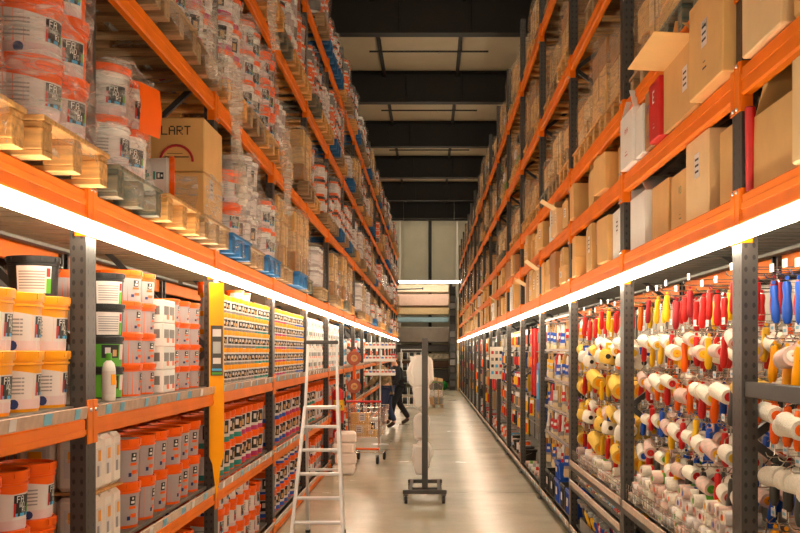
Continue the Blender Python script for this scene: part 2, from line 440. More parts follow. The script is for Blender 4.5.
# ---------------------------------------------------------------- racking
LEVEL = {-1: [(2.42, .13), (3.49, .115), (4.70, .12), (5.95, .12)], 1: [(2.39, .14), (2.92, .12), (3.40, .13), (4.45, .12), (5.57, .12)]}
RH = {-1: 6.9, 1: 6.5}
def upright(h):
    b = MB(); s = 'post_side'; f = 'post_front'
    b.box((-.033, 0, h / 2), (.004, .14, h), f)
    for q in (-1, 1):
        b.box((0, q * .068, h / 2), (.066, .004, h), s)
        b.box((.031, q * .053, h / 2), (.004, .026, h), f)
    return b
UP = {}
for s in (-1, 1):
    UP[s] = upright(RH[s]).mesh('upright')
    NODE, STEP = (1.75, .95) if s < 0 else (1.36, .75)
    for i in range(-1, NB + 1):
        y = Y0[s] + i * PITCH
        fr = bpy.data.objects.new('rack_support', None); COL.objects.link(fr); fr.location = (XF[s] + s * .035, y, 0)
        props(fr, 'dark punched steel rack support, %s' % ('standing just outside the view on the %s' % SIDE[s] if i < 0 else '%s post along the %s rack' % (ORD[i], SIDE[s])), 'rack support', 'rack supports')
        for r in (0, 1):
            o = bpy.data.objects.new('upright', UP[s]); COL.objects.link(o); o.parent = fr
            o.location = (r * s * 1.03, 0, 0); o.rotation_euler.z = (PI if s < 0 else 0) + (PI if r else 0)
        for r in (0, 1):
            solo('base_plate', MB().box((s * r * 1.03, 0, .004), (.12, .19, .008), 'dark_grey').lathe([(.012, .006), (.012, .03), (0, .03)], 6, 'steel', Matrix.Translation((s * r * 1.03, .082, 0))), None, None, parent=fr)
        n0 = int((NODE - .2) / STEP)
        z = NODE - n0 * STEP; fr_side = n0 % 2 == 0
        while z + STEP < RH[s] and i < 10:
            a, c = (0, 1.0) if fr_side else (1.0, 0)
            solo('brace', MB().bar((s * (a + .015), 0, z), (s * (c + .015), 0, z + STEP), .035, .035, 'beam_dark'), None, None, parent=fr)
            z += STEP; fr_side = not fr_side
def crossbar(s, ztop, h, b, rear, lname, detail):
    ya, yb = bay_y(s, b); ya += .072; yb -= .072
    x = XF[s] + (s * 1.1 if rear else 0)
    q = -s if rear else s                       # the direction into the rack
    root = bpy.data.objects.new('rack_crossbar', None); COL.objects.link(root); root.location = (x, (ya + yb) / 2, ztop - h)
    props(root, 'orange %s crossbar, %s, %s bay on the %s' % ('rear' if rear else 'front', lname, ORD[b] if b > 0 else 'nearest', SIDE[s]), 'rack crossbar', 'orange rack crossbars')
    L = yb - ya
    m = MB().box((q * .022, 0, h / 2), (.044, L, h), 'beam_orange', bev=.006)
    m.box((-q * .001, 0, h * .62), (.006, L, h * .22), 'beam_orange', bev=.002).box((-q * .001, 0, h * .12), (.006, L, h * .14), 'beam_orange', bev=.002)
    solo('beam', m, None, None, parent=root)
    if detail:
        for e in (-1, 1):
            c = MB().box((-q * .006, e * (L / 2 + .036), h / 2 - .02), (.008, .062, h + .09), 'beam_orange', bev=.002)
            c.box((q * .02, e * (L / 2 - .003), h / 2 - .02), (.05, .008, h + .09), 'beam_orange')
            for zz in (-.05, h + .012):
                c.lathe([(.009, 0), (.007, .006), (0, .006)], 6, 'steel', Matrix.Translation((-q * .01, e * (L / 2 + .045), zz)) @ Matrix.Rotation(-q * PI / 2, 4, 'Y'))
            solo('connector', c, None, None, parent=root)
LN = {-1: ['first storage level', 'second storage level', 'third storage level', 'fourth storage level'],
      1: ['lowest storage level', 'second storage level', 'third storage level', 'fourth storage level', 'fifth storage level']}
for s in (-1, 1):
    for b in range(0, NB + 1):
        ya, yb = bay_y(s, b)
        for li, (zt, h) in enumerate(LEVEL[s]):
            if seen(XF[s], yb - .2, zt, .2, 40) or seen(XF[s], (ya + yb) / 2, zt, .5, 40):
                crossbar(s, zt, h, b, False, LN[s][li], b < 8)
                if b < (5 if li else 8): crossbar(s, zt, h, b, True, LN[s][li], False)

# ---------------------------------------------------------------- strip lights under the lit beams
for s in (-1, 1):
    z = 2.245 if s < 0 else 2.207
    for b in range(0, NB + 1):
        ya, yb = bay_y(s, b); L = yb - ya - .006
        root = bpy.data.objects.new('strip_light', None); COL.objects.link(root); root.location = (XF[s] - s * .035, (ya + yb) / 2, z)
        props(root, 'white linear strip light under the lit beam, %s bay on the %s' % (ORD[b] if b else 'nearest', SIDE[s]), 'strip light', 'linear strip lights')
        solo('housing', MB().box((s * .006, 0, .0405), (.024, L, .009), 'white', bev=.002), None, None, parent=root)
        solo('diffuser', MB().box((-s * .012, 0, 0), (.028, L, .058), 'led', bev=.012), None, None, parent=root)
        for e in (-1, 1):
            solo('bracket', MB().box((s * .018, e * .9, .03), (.014, .03, .026), 'steel'), None, None, parent=root)

# ---------------------------------------------------------------- shelves of the display bays
def display_shelf(s, z, b, lname, tags=True, rail='rail_plastic'):
    ya, yb = bay_y(s, b); ya += .074; yb -= .074; L = yb - ya; rg = rnd(b * 7 + int(z * 100))
    root = bpy.data.objects.new('display_shelf', None); COL.objects.link(root); root.location = (XF[s], (ya + yb) / 2, z)
    props(root, '%s shelf with price rail, %s, %s bay on the %s' % ('orange-fronted' if s < 0 else 'grey', lname, ORD[b] if b else 'nearest', SIDE[s]), 'shelf', 'display shelves')
    fm = 'beam_orange' if s < 0 else 'dark_grey'
    if s < 0: solo('front_beam', MB().box((s * .022, 0, -.095), (.044, L, .075), fm, bev=.005).box((-s * .002, 0, -.112), (.006, L, .02), fm), None, None, parent=root)
    else: solo('front_beam', MB().box((s * .022, 0, -.075), (.044, L, .05), fm, bev=.005), None, None, parent=root)
    if s < 0 and b < 8:
        for e in (-1, 1): solo('connector', MB().box((-s * .006, e * (L / 2 + .038), -.07), (.008, .062, .19), 'beam_orange', bev=.002).lathe([(.009, 0), (.007, .006), (0, .006)], 6, 'steel', Matrix.Translation((-s * .01, e * (L / 2 + .04), -.02)) @ Matrix.Rotation(-s * PI / 2, 4, 'Y')), None, None, parent=root)
    solo('deck', MB().box((s * .52, 0, -.012), (.94, L, .022), 'deck_steel', bev=.003), None, None, parent=root)
    solo('price_rail', MB().box((-s * .004, 0, -.028), (.012, L, .052), rail, ry=-s * .12, bev=.002), None, None, parent=root)
    if tags:
        y = -L / 2 + .15
        while y < L / 2 - .1:
            solo('price_tag', MB().box((-s * .0125, y, -.028), (.002, .06 + .03 * rg.random(), .042), 'tag_blue' if rg.random() < .75 else 'label_white', ry=-s * .12), None, None, parent=root)
            y += rg.uniform(.22, .5)
for b in range(0, 9):
    display_shelf(-1, 1.50, b, 'upper display level', b < 6)
    if b > 0: display_shelf(-1, .14, b, 'floor level', False)
    display_shelf(-1, .82, b, 'middle display level', b < 6)
for b in range(9, NB + 1):
    for z, n in ((1.5, 'upper display level'), (.82, 'middle display level'), (.14, 'floor level')): display_shelf(-1, z, b, n, False)
for b in range(1, NB + 1):
    display_shelf(1, .14, b, 'floor level', b < 5)
for b in (1, 2): display_shelf(1, .74, b, 'lower display level', False)
display_shelf(1, .56, 2, 'level above the floor trays', False)
# ---------------------------------------------------------------- containers
def bucket(name, cat, r, h, body='orange', lid='orange', style='block', taper=.9, bail=True, n=28, accent='teal', patch='label_white', half=1.15, lidz=.87):
    rb = r * taper; zl = h * lidz
    B = MB().lathe([(0, .004), (rb * .96, .004), (rb, 0), (rb + .001, .008), (r * .985, zl - .03 * h), (r * .985, zl)], n, body)
    B.lathe([(r * .985, zl - .11 * h), (r * 1.02, zl - .10 * h), (r * 1.02, zl - .07 * h), (r * .985, zl - .06 * h)], n, body)
    t = .012 if h > .18 else .007
    LID = MB().lathe([(r * .985, zl - .02 * h), (r * 1.035, zl - .02 * h), (r * 1.05, h - .012 * h), (r * 1.03, h), (r * .965, h), (r * .945, h - t), (0, h - t)], n, lid)
    for a in range(10):
        q = a * 2 * PI / 10
        LID.box((r * 1.045 * math.cos(q), r * 1.045 * math.sin(q), (zl + h) / 2), (.004, .012, (h - zl) * .7), lid, rz=q)
    def fn(off):
        def P(u, v):
            z = v * zl; rr = rb + (r * .985 - rb) * (z / zl) + off
            a = -PI / 2 + u
            return (rr * math.cos(a), rr * math.sin(a), z)
        return P
    e = .0012
    W = half
    LB = MB(); f1, f2, f3 = fn(e), fn(2 * e), fn(3 * e)
    asp = r / zl                                  # radians to label-height units
    if style == 'block':
        LB.patch(f1, -W, W * .25, .06, .84, 6, patch, .72); LB.patch(f1, W * .25, W, .06, .72, 5, patch, .74)
        LB.patch(f2, -W, W, .06, .24, 8, 'label_pink')
        for i in range(5): LB.patch(f2, -W * .9, -W * .1, .34 + i * .07, .37 + i * .07, 3, 'print_grey')
        x0 = W * .28; x1 = W * .93
        LB.patch(f2, x0, x1, .30, .70, 4, 'black')
        LB.patch(f3, x0, x0 + .07, .30, .55, 1, 'red'); LB.patch(f3, x0 + .07, x1, .30, .36, 2, 'sky_blue'); LB.patch(f3, x1 - .10, x1, .36, .52, 1, 'green')
        def ft(u, v): return f3(u / asp, v)
        ch = .125
        LB.text('FA', ft, (x0 + .10) * asp, .56, ch, 'white'); LB.text('WO', ft, (x0 + .22) * asp, .465, ch * .8, 'white'); LB.text('RI', ft, (x0 + .34) * asp, .375, ch * .75, 'white')
        LB.lathe([(0, 0), (r * .13, 0)], 10, 'navy', Matrix.Translation(f2(-W * .35, .15)) @ Matrix.Rotation(-W * .35, 4, 'Z') @ Matrix.Rotation(PI / 2, 4, 'X'))
    elif style == 'plain':                        # pale sleeve with a small black emblem and an orange brush stroke
        LB.patch(f1, -W, W, .07, .92, 10, patch)
        LB.patch(f2, -.16, .16, .58, .80, 3, 'black')
        LB.patch(f3, -.05, .05, .72, .77, 1, 'white'); LB.patch(f3, -.10, .10, .62, .68, 2, 'white')
        LB.patch(f2, -.20, .20, .48, .55, 3, accent); LB.patch(f2, -.1, .25, .26, .36, 3, accent)
        LB.patch(f2, -.28, -.12, .2, .3, 1, 'navy'); LB.patch(f2, W * .55, W * .9, .2, .8, 2, 'label_white')
    elif style == 'band':                         # dark photograph over a coloured band
        LB.patch(f1, -W, W, .05, .92, 10, patch)
        LB.patch(f2, -.45, .5, .36, .84, 4, 'black'); LB.patch(f2, -W, W, .05, .24, 10, accent)
        LB.patch(f3, -.28, .0, .52, .74, 2, 'label_white'); LB.patch(f3, .12, .36, .42, .66, 2, 'handle_wood')
        LB.patch(f2, .6, W, .3, .86, 3, 'label_white')
    elif style == 'doc':                          # white sheet of small print with a green edge
        LB.patch(f1, -.7, .75, .08, .86, 8, patch)
        for i in range(7): LB.patch(f2, -.6, .45, .2 + i * .08, .235 + i * .08, 4, 'print_grey')
        LB.patch(f2, .52, .75, .08, .5, 2, 'green'); LB.patch(f2, .52, .7, .55, .8, 2, 'ink_red')
    parts = [('tub_body' if h < .18 else 'body', B, []), ('lid', LID, []), ('label', LB, [])]
    if bail:
        pts = [((r * 1.03 + .006) * math.cos(a), (r * 1.03 + .006) * math.sin(a), zl - .10 * h + .30 * h * math.sin(a)) for a in [-PI + i * PI / 14 for i in range(15)]]
        pts = [(p[0], -p[1], p[2]) for p in pts]
        hd = MB().tube(pts, .0022, 5, 'steel')
        grip = MB().tube([(p[0] * 1.004, p[1] * 1.004, p[2]) for p in pts[6:9]], .007, 7, lid)
        parts.append(('handle', hd, [('grip', grip)]))
    return Proto(name, cat, parts)
P_AMBER = bucket('paint_bucket', 'bucket', .152, .235, 'amber', 'amber')
P_ORANGE = bucket('paint_bucket', 'bucket', .132, .235, 'orange', 'orange')
P_GREYLAB = bucket('paint_bucket', 'bucket', .130, .235, 'orange', 'orange', 'plain', patch='label_grey', accent='orange', half=1.25)
P_DARKLAB = bucket('paint_bucket', 'bucket', .122, .235, 'orange', 'orange', 'band', accent='teal')
P_DARKLAB2 = bucket('paint_bucket', 'bucket', .122, .235, 'orange', 'orange', 'band', accent='magenta')
P_DARKLAB3 = bucket('paint_bucket', 'bucket', .122, .235, 'orange', 'orange', 'band', accent='blue')
P_TUB = bucket('lidded_tub', 'tub', .125, .168, 'orange', 'orange', 'plain', taper=.93, bail=False, patch='label_grey', accent='orange', half=1.3)
P_TUBS = bucket('lidded_tub', 'tub', .118, .141, 'orange', 'orange', 'plain', taper=.95, bail=False, patch='label_grey', accent='orange', half=1.15, n=24)
P_TINY = {c: bucket('lidded_tub', 'tub', .068, .134, 'white', 'amber', 'band', taper=.93, bail=False, accent=c, n=16, lidz=.76) for c in ('teal', 'magenta', 'blue', 'green', 'grey')}
P_BLACK = bucket('black_pail', 'bucket', .105, .165, 'black', 'black', 'doc', bail=True)
P_BLACKG = bucket('black_pail', 'bucket', .10, .155, 'black', 'black', 'band', bail=False, accent='green', patch='green')
P_WHITE = bucket('white_pail', 'bucket', .145, .245, 'white', 'orange', 'block', taper=.92, n=24)
P_OPAIL = bucket('white_pail', 'bucket', .145, .245, 'orange', 'orange', 'block', taper=.92, n=24)
P_GPAIL = bucket('white_pail', 'bucket', .14, .245, 'label_grey', 'white', 'band', taper=.92, n=24, accent='print_grey')
P_DPAIL = bucket('white_pail', 'bucket', .145, .245, 'white', 'orange', 'band', taper=.92, n=24, accent='magenta')
P_BOX = Proto('product_box', 'box', [('carton', MB().box((0, 0, .065), (.15, .12, .13), 'white', bev=.003), []),
    ('print', MB().box((0, -.0605, .07), (.11, .001, .05), 'grey').box((.03, -.061, .032), (.05, .001, .026), 'orange').box((-.0755, 0, .07), (.001, .08, .05), 'grey').box((.0755, 0, .07), (.001, .08, .05), 'grey').box((.076, 0, .032), (.001, .05, .026), 'orange'), [])])
P_BOTTLE = Proto('plastic_bottle', 'bottle', [('bottle', MB().lathe([(0, 0), (.034, 0), (.037, .006), (.037, .15), (.03, .175), (.014, .19), (.014, .205)], 18, 'white'), []),
    ('cap', MB().lathe([(.017, .19), (.017, .222), (.012, .226), (0, .226)], 14, 'green'), []),
    ('label', MB().lathe([(.0378, .03), (.0378, .14)], 18, 'label_white').box((0, -.0375, .10), (.03, .003, .05), 'amber').box((.0375, 0, .09), (.003, .03, .06), 'amber'), [])])
def jerry_pack():
    parts = []
    for y in (-.15, 0, .15):
        for x in (-.09, .09):
            b = MB().box((x, y, .125), (.172, .142, .25), 'frosted', bev=.02).box((x, y, .145), (.1, .146, .03), 'frosted', bev=.008)
            l = MB()
            if x > 0: l.box((.1765, y, .13), (.001, .08, .13), 'label_white').box((.1775, y + .012, .16), (.001, .04, .05), 'amber').box((.1775, y - .01, .09), (.001, .03, .05), 'print_grey')
            else: l.box((-.1765, y, .13), (.001, .08, .13), 'label_white')
            sub = [('cap', MB().lathe([(.022, .25), (.022, .262), (0, .262)], 12, 'white', Matrix.Translation((x, y, 0)))), ('label', l)]
            if y < -.1: sub.append(('end_label', MB().box((x, -.2215, .13), (.10, .001, .13), 'label_white').box((x, -.2225, .16), (.06, .001, .05), 'amber')))
            parts.append(('jerrycan', b, sub))
    return Proto('jerrycan_pack', 'jerrycans', parts)
P_JERRY = jerry_pack()

def fx(s, off): return XF[s] + s * off
rg = rnd(3)
SH = {1.5: 'top shelf', .82: 'middle shelf', .14: 'floor shelf'}
def stack_grid(p, desc, b, z, y0, n, dy, layers, rows=1, x0=None, dx=None, pitch=None, group=None, drop=0., jit=.012, parts=True, face=52, first_row=0, place=None):
    """columns of stacked containers on a shelf of the left rack; y0 is the column nearest the viewer"""
    r = max(abs(v[0]) for v in p.parts[0][1].v); h = max(v[2] for q in p.parts for v in q[1].v)
    pitch = pitch or (h - (.011 if h > .18 else .006)); dx = dx or 2 * r + .014; x0 = x0 if x0 is not None else r + .04
    for row in range(first_row, rows):
        for c in range(n):
            nl = layers - (1 if rg.random() < drop else 0)
            ox, oy = rg.uniform(-jit, jit), rg.uniform(-jit, jit) * .5
            for l in range(nl):
                y = y0 + c * dy + oy + rg.uniform(-.003, .003); x = fx(-1, x0 + row * dx + ox)
                if not seen(x, y, z + l * pitch + h / 2, r, 15): continue
                if row > 0 and l < nl - 2: continue
                lab = '%s, %s column, %s row, %s layer, %s, %s left bay%s' % (desc, ORD[c], ('front', 'second', 'third', 'fourth')[row], ORD[l], SH[z], ORD[b] if b else 'nearest', place or '')
                put(p, lab, (x, y, z + l * pitch), math.radians(face + rg.uniform(-14, 14)), group or desc + ' stacks', parts)

# nearest bay: amber buckets above, orange ones below
y1 = Y0[-1]
stack_grid(P_AMBER, 'amber paint bucket', 0, 1.50, y1 - 1.17, 4, .335, 2, 2, face=58)
stack_grid(P_ORANGE, 'orange paint bucket', 0, .82, y1 - 1.46, 5, .30, 2, 2, x0=.20, face=50)
put(P_BLACK, 'black pail with white print sheet standing on top of amber buckets', (fx(-1, .19), y1 - .165, 1.5 + .461), math.radians(20), 'black pails')
put(P_JERRY, 'pack of white jerrycans beside the nearest rack post, lower of two', (fx(-1, .72), y1 - .26, .82), 0, 'jerrycan packs')
put(P_JERRY, 'pack of white jerrycans beside the nearest rack post, upper of two', (fx(-1, .72), y1 - .26, .82 + .262), 0, 'jerrycan packs')
for i in range(3):
    put(P_BOTTLE, 'green-capped white bottle behind the amber buckets, %s from the post' % ORD[i], (fx(-1, .42 + i * .09), y1 - .03 - .0 * i, 1.5), .4, 'green-capped bottles')
# second bay, top shelf
yb = y1
put(P_BOTTLE, 'green-capped white bottle standing in front of the black pails', (fx(-1, .05), yb + .44, 1.5), 1.0, 'green-capped bottles', sc=(.85, .85, 1.0))
for i in range(4):
    p, d = ((P_BLACKG, 'green-labelled black pail'), (P_BLACKG, 'green-labelled black pail'), (P_BLACK, 'black pail with print sheet'), (P_BLACK, 'black pail with print sheet'))[i]
    put(p, '%s, %s from the shelf, stack beside the nearest post' % (d, ('lowest', 'second', 'third', 'topmost')[i]), (fx(-1, .17), yb + .74, 1.5 + i * .152), math.radians(40), 'black pails')
stack_grid(P_TUB, 'large orange-lidded grey tub', 1, 1.50, yb + 1.02, 2, .27, 4, 2, face=80)
for i in range(4):
    for c in range(2):
        put(P_BOX, 'white product box, %s from the shelf, %s column between the tub stacks, second left bay' % (ORD[i], ORD[c]), (fx(-1, .09), yb + 1.50 + c * .135, 1.5 + i * .132), PI / 2, 'white boxes between tub stacks')
stack_grid(P_TUBS, 'small orange-lidded grey tub', 1, 1.50, yb + 1.84, 3, .29, 4, 2, drop=.0, face=82)
# second bay, middle shelf
for i in range(2):
    put(P_JERRY, 'pack of white jerrycans at the front of the middle shelf, %s of two' % ('lower', 'upper')[i], (fx(-1, .22), yb + .41, .82 + i * .275), 0, 'jerrycan packs')
solo('pallet_slat', MB().box((0, 0, 0), (.36, .46, .01), 'pallet_wood'), 'thin wooden slip sheet between the two jerrycan packs', 'board', (fx(-1, .22), yb + .41, .82 + .268))
stack_grid(P_GREYLAB, 'orange bucket with grey label', 1, .82, yb + .98, 6, .30, 2, 3, drop=.1, x0=.17, face=76)
solo('price_sheet', MB().box((0, 0, 0), (.2, .14, .002), 'label_pink'), 'pale printed sheet lying on an orange bucket', 'paper', (fx(-1, .17), yb + .98, .82 + .459))
stack_grid(P_ORANGE, 'orange bucket', 1, .14, yb + .2, 9, .29, 2, 2, drop=.1)
# third and fourth bays
ACC = ['grey', 'teal', 'grey', 'magenta', 'blue', 'green']
def tiny_wall(b, n, layers, z=1.5, accs=('grey', 'teal')):
    ya = bay_y(-1, b)[0]
    for c in range(n):
        a = accs[(c * len(accs)) // n]
        for l in range(layers):
            x, y, zz = fx(-1, .085 + rg.uniform(-.008, .008)), ya + .20 + c * .16, z + l * .128
            if not seen(x, y, zz, .06, 10): continue
            put(P_TINY[a], 'amber-lidded small tub with %s band, %s column, %s layer, %s left bay' % (a, ORD[c], ORD[l], ORD[b]), (x, y, zz), math.radians(62 + rg.uniform(-12, 12)), 'walls of small amber-lidded tubs', b < 4)
tiny_wall(2, 16, 5, accs=('grey', 'grey', 'teal'))
tiny_wall(3, 16, 5, accs=('magenta', 'grey', 'blue'))
for i, (o, dy) in enumerate(((.12, .42), (.12, 1.5), (.13, 1.9))):
    put(P_TUB, 'large orange-lidded tub set on top of the small tubs, %s along' % ORD[i], (fx(-1, o + .02), bay_y(-1, 2)[0] + dy, 1.5 + 5 * .128 + .002), 1.0, 'tubs on top of small tubs', sc=(.6, .6, .55))
for b, ps in ((2, (P_DARKLAB, P_DARKLAB2)), (3, (P_DARKLAB3, P_DARKLAB2)), (4, (P_DARKLAB, P_ORANGE)), (5, (P_GREYLAB, P_DARKLAB3))):
    ya = bay_y(-1, b)[0]
    nm = {id(P_DARKLAB): 'teal-banded', id(P_DARKLAB2): 'magenta-banded', id(P_DARKLAB3): 'blue-banded', id(P_ORANGE): 'white-labelled', id(P_GREYLAB): 'grey-labelled'}
    n = 5
    stack_grid(ps[0], nm[id(ps[0])] + ' orange bucket', b, .82, ya + .22, n, .27, 2, 2 if b < 4 else 1, parts=b < 5)
    stack_grid(ps[1], nm[id(ps[1])] + ' orange bucket', b, .82, ya + .22 + n * .27, 4, .27, 2, 2 if b < 4 else 1, parts=b < 5)
    stack_grid(P_ORANGE if b % 2 == 0 else ps[0], ('plain ' if b % 2 == 0 else '') + (nm[id(ps[0])] + ' ' if b % 2 else '') + 'orange bucket', b, .14, ya + .22, 8, .285, 3 if b < 4 else 2, 2 if b < 3 else 1, parts=b < 4, pitch=.21, group='orange buckets on the floor shelf', drop=.2)
# fifth and sixth bays: white boxes on the top shelf
for b in (4, 5):
    ya = bay_y(-1, b)[0]
    for c in range(9 if b == 4 else 8):
        for l in range(5):
            put(P_BOX, 'white product box, %s column, %s layer, top shelf, %s left bay' % (ORD[c], ORD[l], ORD[b]), (fx(-1, .10 + rg.uniform(0, .02)), ya + .22 + c * (.27 if b == 4 else .3), 1.5 + l * .131), PI / 2 + rg.uniform(-.05, .05), 'white boxes on the top shelf', b == 4, sc=(1.6, 1, 1))
# farther bays: mixed small goods, a few pixels each
P_TIN = {}
for c in ('white', 'orange', 'red', 'grey', 'green', 'black', 'sky_blue'):
    P_TIN[c] = Proto('paint_tin', 'tin', [('tin', MB().lathe([(0, 0), (.09, 0), (.09, .2), (.085, .205), (.085, .215), (.09, .22), (.07, .22), (.068, .212), (0, .212)], 12, [c if c != 'white' else 'white'] * 3 + ['steel'] * 5).lathe([(.0912, .05), (.0912, .16)], 12, 'label_white' if c != 'white' else 'orange'), [])])
CN = {'white': 'white', 'orange': 'orange', 'red': 'red', 'grey': 'grey', 'green': 'green', 'black': 'black', 'sky_blue': 'light blue'}
for b in range(6, NB + 1):
    ya = bay_y(-1, b)[0]
    cols = 5 if b < 9 else 3 if b < 13 else 2
    for z in (1.5, .82, .14):
        for c in range(cols):
            k = rg.choice(['white', 'white', 'white', 'orange', 'grey', 'red', 'green', 'black', 'sky_blue'])
            sc = rg.uniform(1.0, 1.25) if b < 9 else rg.uniform(1.5, 1.9)
            for l in range(2 if b < 9 else 1):
                put(P_TIN[k], '%s tin, %s layer, %s place along the %s of the %s left bay' % (CN[k], ORD[l], ORD[c], SH[z], ORD[b]), (fx(-1, .2), ya + .25 + c * 2.4 / cols, z + l * .2205 * sc), rg.uniform(0, 6), 'tins in the far left bays', False, sc=(sc, sc, sc))
# ---------------------------------------------------------------- pallets
def pallet(m):
    """0.8 m along the aisle (y), 1.1 m into the rack (x); origin at the middle of its underside"""
    top = MB(); bl = []; bot = MB(); st = MB()
    for i in range(7): top.box((-.5 + i * 1.0 / 6, 0, .133), (.118, .8, .02), m, bev=.003)
    for y in (-.34, 0, .34):
        st.box((0, y, .111), (1.1, .10, .022), m, bev=.003)
        bot.box((0, y, .011), (1.1, .10, .022), m, bev=.003)
    parts = [('deck', top, []), ('stringer', st, []), ('bottom_board', bot, [])]
    for x in (-.49, 0, .49):
        for y in (-.34, 0, .34): parts.append(('block', MB().box((x, y, .061), (.12, .11, .078), m, bev=.004), []))
    return Proto('wooden_pallet', 'pallet', parts)
PAL = {m: pallet(m) for m in ('pallet_wood', 'pallet_grey', 'pallet_teal', 'pallet_blue')}
PALN = {'pallet_wood': 'pale wooden', 'pallet_grey': 'weathered grey', 'pallet_teal': 'teal-stained', 'pallet_blue': 'blue-painted'}
PH = .144
def film_shell(wy, dx, h, seed, m='film', top=False, flare=.05, skirt=True):
    """loose stretch film around a stack: wy along the aisle, dx into the rack"""
    r = rnd(seed); n = 40; hs = ([-.10, -.02] if skirt else [.003, .02]) + [h * t for t in (.06, .15, .25, .35, .46, .57, .68, .79, .9, 1.0)]
    ph = [r.uniform(0, 6) for _ in range(6)]; vs = []; 
    for j, z in enumerate(hs):
        for i in range(n):
            a = 2 * PI * i / n; ca, sa = math.cos(a), math.sin(a); p = .34
            x = math.copysign(abs(ca) ** p, ca) * dx / 2; y = math.copysign(abs(sa) ** p, sa) * wy / 2
            k = 1 + .018 * math.sin(5 * a + ph[0] + z * 9) + .014 * math.sin(11 * a + ph[1] - z * 14) + r.uniform(-.008, .008)
            k += flare * max(0, -z) * 3
            vs.append((x * k, y * k, z + (.02 * math.sin(3 * a + ph[2]) + r.uniform(-.01, .01) if 0 < j else .05 * math.sin(4 * a + ph[3]))))
    fs = [(j * n + i, j * n + (i + 1) % n, (j + 1) * n + (i + 1) % n, (j + 1) * n + i) for j in range(len(hs) - 1) for i in range(n)]
    b = MB(); b.add(vs, fs, m)
    if top:
        k = len(hs) - 1
        for i in range(n):                                  # the film folds in over the top edge
            v = b.v[k * n + i]; b.v.append((v[0] * .62, v[1] * .62, v[2] + .012))
        q = len(b.v) - n
        for i in range(n): b.f.append((k * n + i, k * n + (i + 1) % n, q + (i + 1) % n, q + i)); b.m.append(m)
    return b
FILMS = {}
def film_mesh(key, *a, **k):
    if key not in FILMS: FILMS[key] = film_shell(*a, **k).mesh('stretch_film')
    return FILMS[key]

# cartons ----------------------------------------------------------------------
def carton(w, d, h, m='cardboard', flaps=None, print_=None, label=True, tape=True, seed=0):
    """w along y, d into the rack (x), h tall; its aisle face is at local x = -d/2 on the right rack; base at z = 0"""
    r = rnd(seed); parts = []; t = .006
    if flaps:
        b = MB()
        b.box((-d / 2 + t / 2, 0, h / 2), (t, w, h), m).box((d / 2 - t / 2, 0, h / 2), (t, w, h), m)
        b.box((0, -w / 2 + t / 2, h / 2), (d - 2 * t, t, h), m).box((0, w / 2 - t / 2, h / 2), (d - 2 * t, t, h), m).box((0, 0, t / 2), (d - 2 * t, w - 2 * t, t), m)
        parts.append(('box_body', b, []))
        for f, ang in flaps:
            L = (w if f in 'ns' else d) / 2 * .9
            fl = MB()
            if f in 'ns':       # hinges on the edges that run along x (at y = -w/2 for s)
                q = -1 if f == 's' else 1
                M = Matrix.Translation((0, q * (w / 2 - t / 2), h)) @ Matrix.Rotation(-q * (PI / 2 - ang) , 4, 'X')
                fl.box((0, 0, L / 2), (d - .01, t * .7, L), m); fl = fl.moved(M)
            else:
                q = -1 if f == 'w' else 1
                M = Matrix.Translation((q * (d / 2 - t / 2), 0, h)) @ Matrix.Rotation(q * (PI / 2 - ang), 4, 'Y')
                fl.box((0, 0, L / 2), (t * .7, w - .01, L), m); fl = fl.moved(M)
            parts.append(('flap', fl, []))
    else:
        b = MB().box((0, 0, h / 2), (d, w, h), m, bev=.006)
        b.box((0, 0, h - .0005), (.004, w - .02, .003), 'cardboard_dark')
        parts.append(('box_body', b, []))
    if tape and not flaps:
        tp = MB().box((0, 0, h + .0012), (.05, w + .003, .001), 'tape')
        for q in (-1, 1): tp.box((0, q * (w / 2 + .0012), h - .05), (.05, .001, .1), 'tape').box((0, q * (w / 2 + .0012), .03), (.05, .001, .06), 'tape')
        parts.append(('tape', tp, []))
    if label:
        l = MB(); ly = r.uniform(-.2, .2) * w; lz = h * r.uniform(.5, .75); lw = min(.1, w * .35)
        l.box((-d / 2 - .001, ly, lz), (.001, lw, lw * 1.2), 'label_white')
        for i in range(3): l.box((-d / 2 - .002, ly, lz + (i - 1) * lw * .3), (.001, lw * .7, lw * .1), 'ink')
        parts.append(('label', l, []))
    if print_:
        txt, ch, im, face = print_
        pr = MB(); L = len(txt) * 6 * ch / 7
        if face == 'x': fn = lambda u, v: (-d / 2 - .0015, -u, v)          # aisle face of a right-hand box
        elif face == 'x+': fn = lambda u, v: (d / 2 + .0015, u, v)
        else: fn = lambda u, v: (u, -w / 2 - .0015, v)
        pr.text(txt, fn, -L / 2, h * .62, ch, im)
        pr.patch(fn, -L * .4, L * .4, h * .2, h * .22, 1, im); pr.patch(fn, -L * .3, L * .2, h * .27, h * .28, 1, im)
        parts.append(('print', pr, []))
    return Proto('cardboard_box', 'box', parts)
CMAT = ['cardboard', 'cardboard', 'cardboard_light', 'cardboard_dark']
CNM = {'cardboard': 'brown', 'cardboard_light': 'light brown', 'cardboard_dark': 'dark brown', 'white': 'white'}
WALLS = 'cartons on the racks'
def on_right(p, label, y, z, front=0.0, d=None, rz=0., **k):
    d = d if d is not None else 2 * max(v[0] for v in p.parts[0][1].v)
    return put(p, label, (XF[1] + front + d / 2, y, z), rz, WALLS, **k)
z1, z2 = 2.392, 2.922
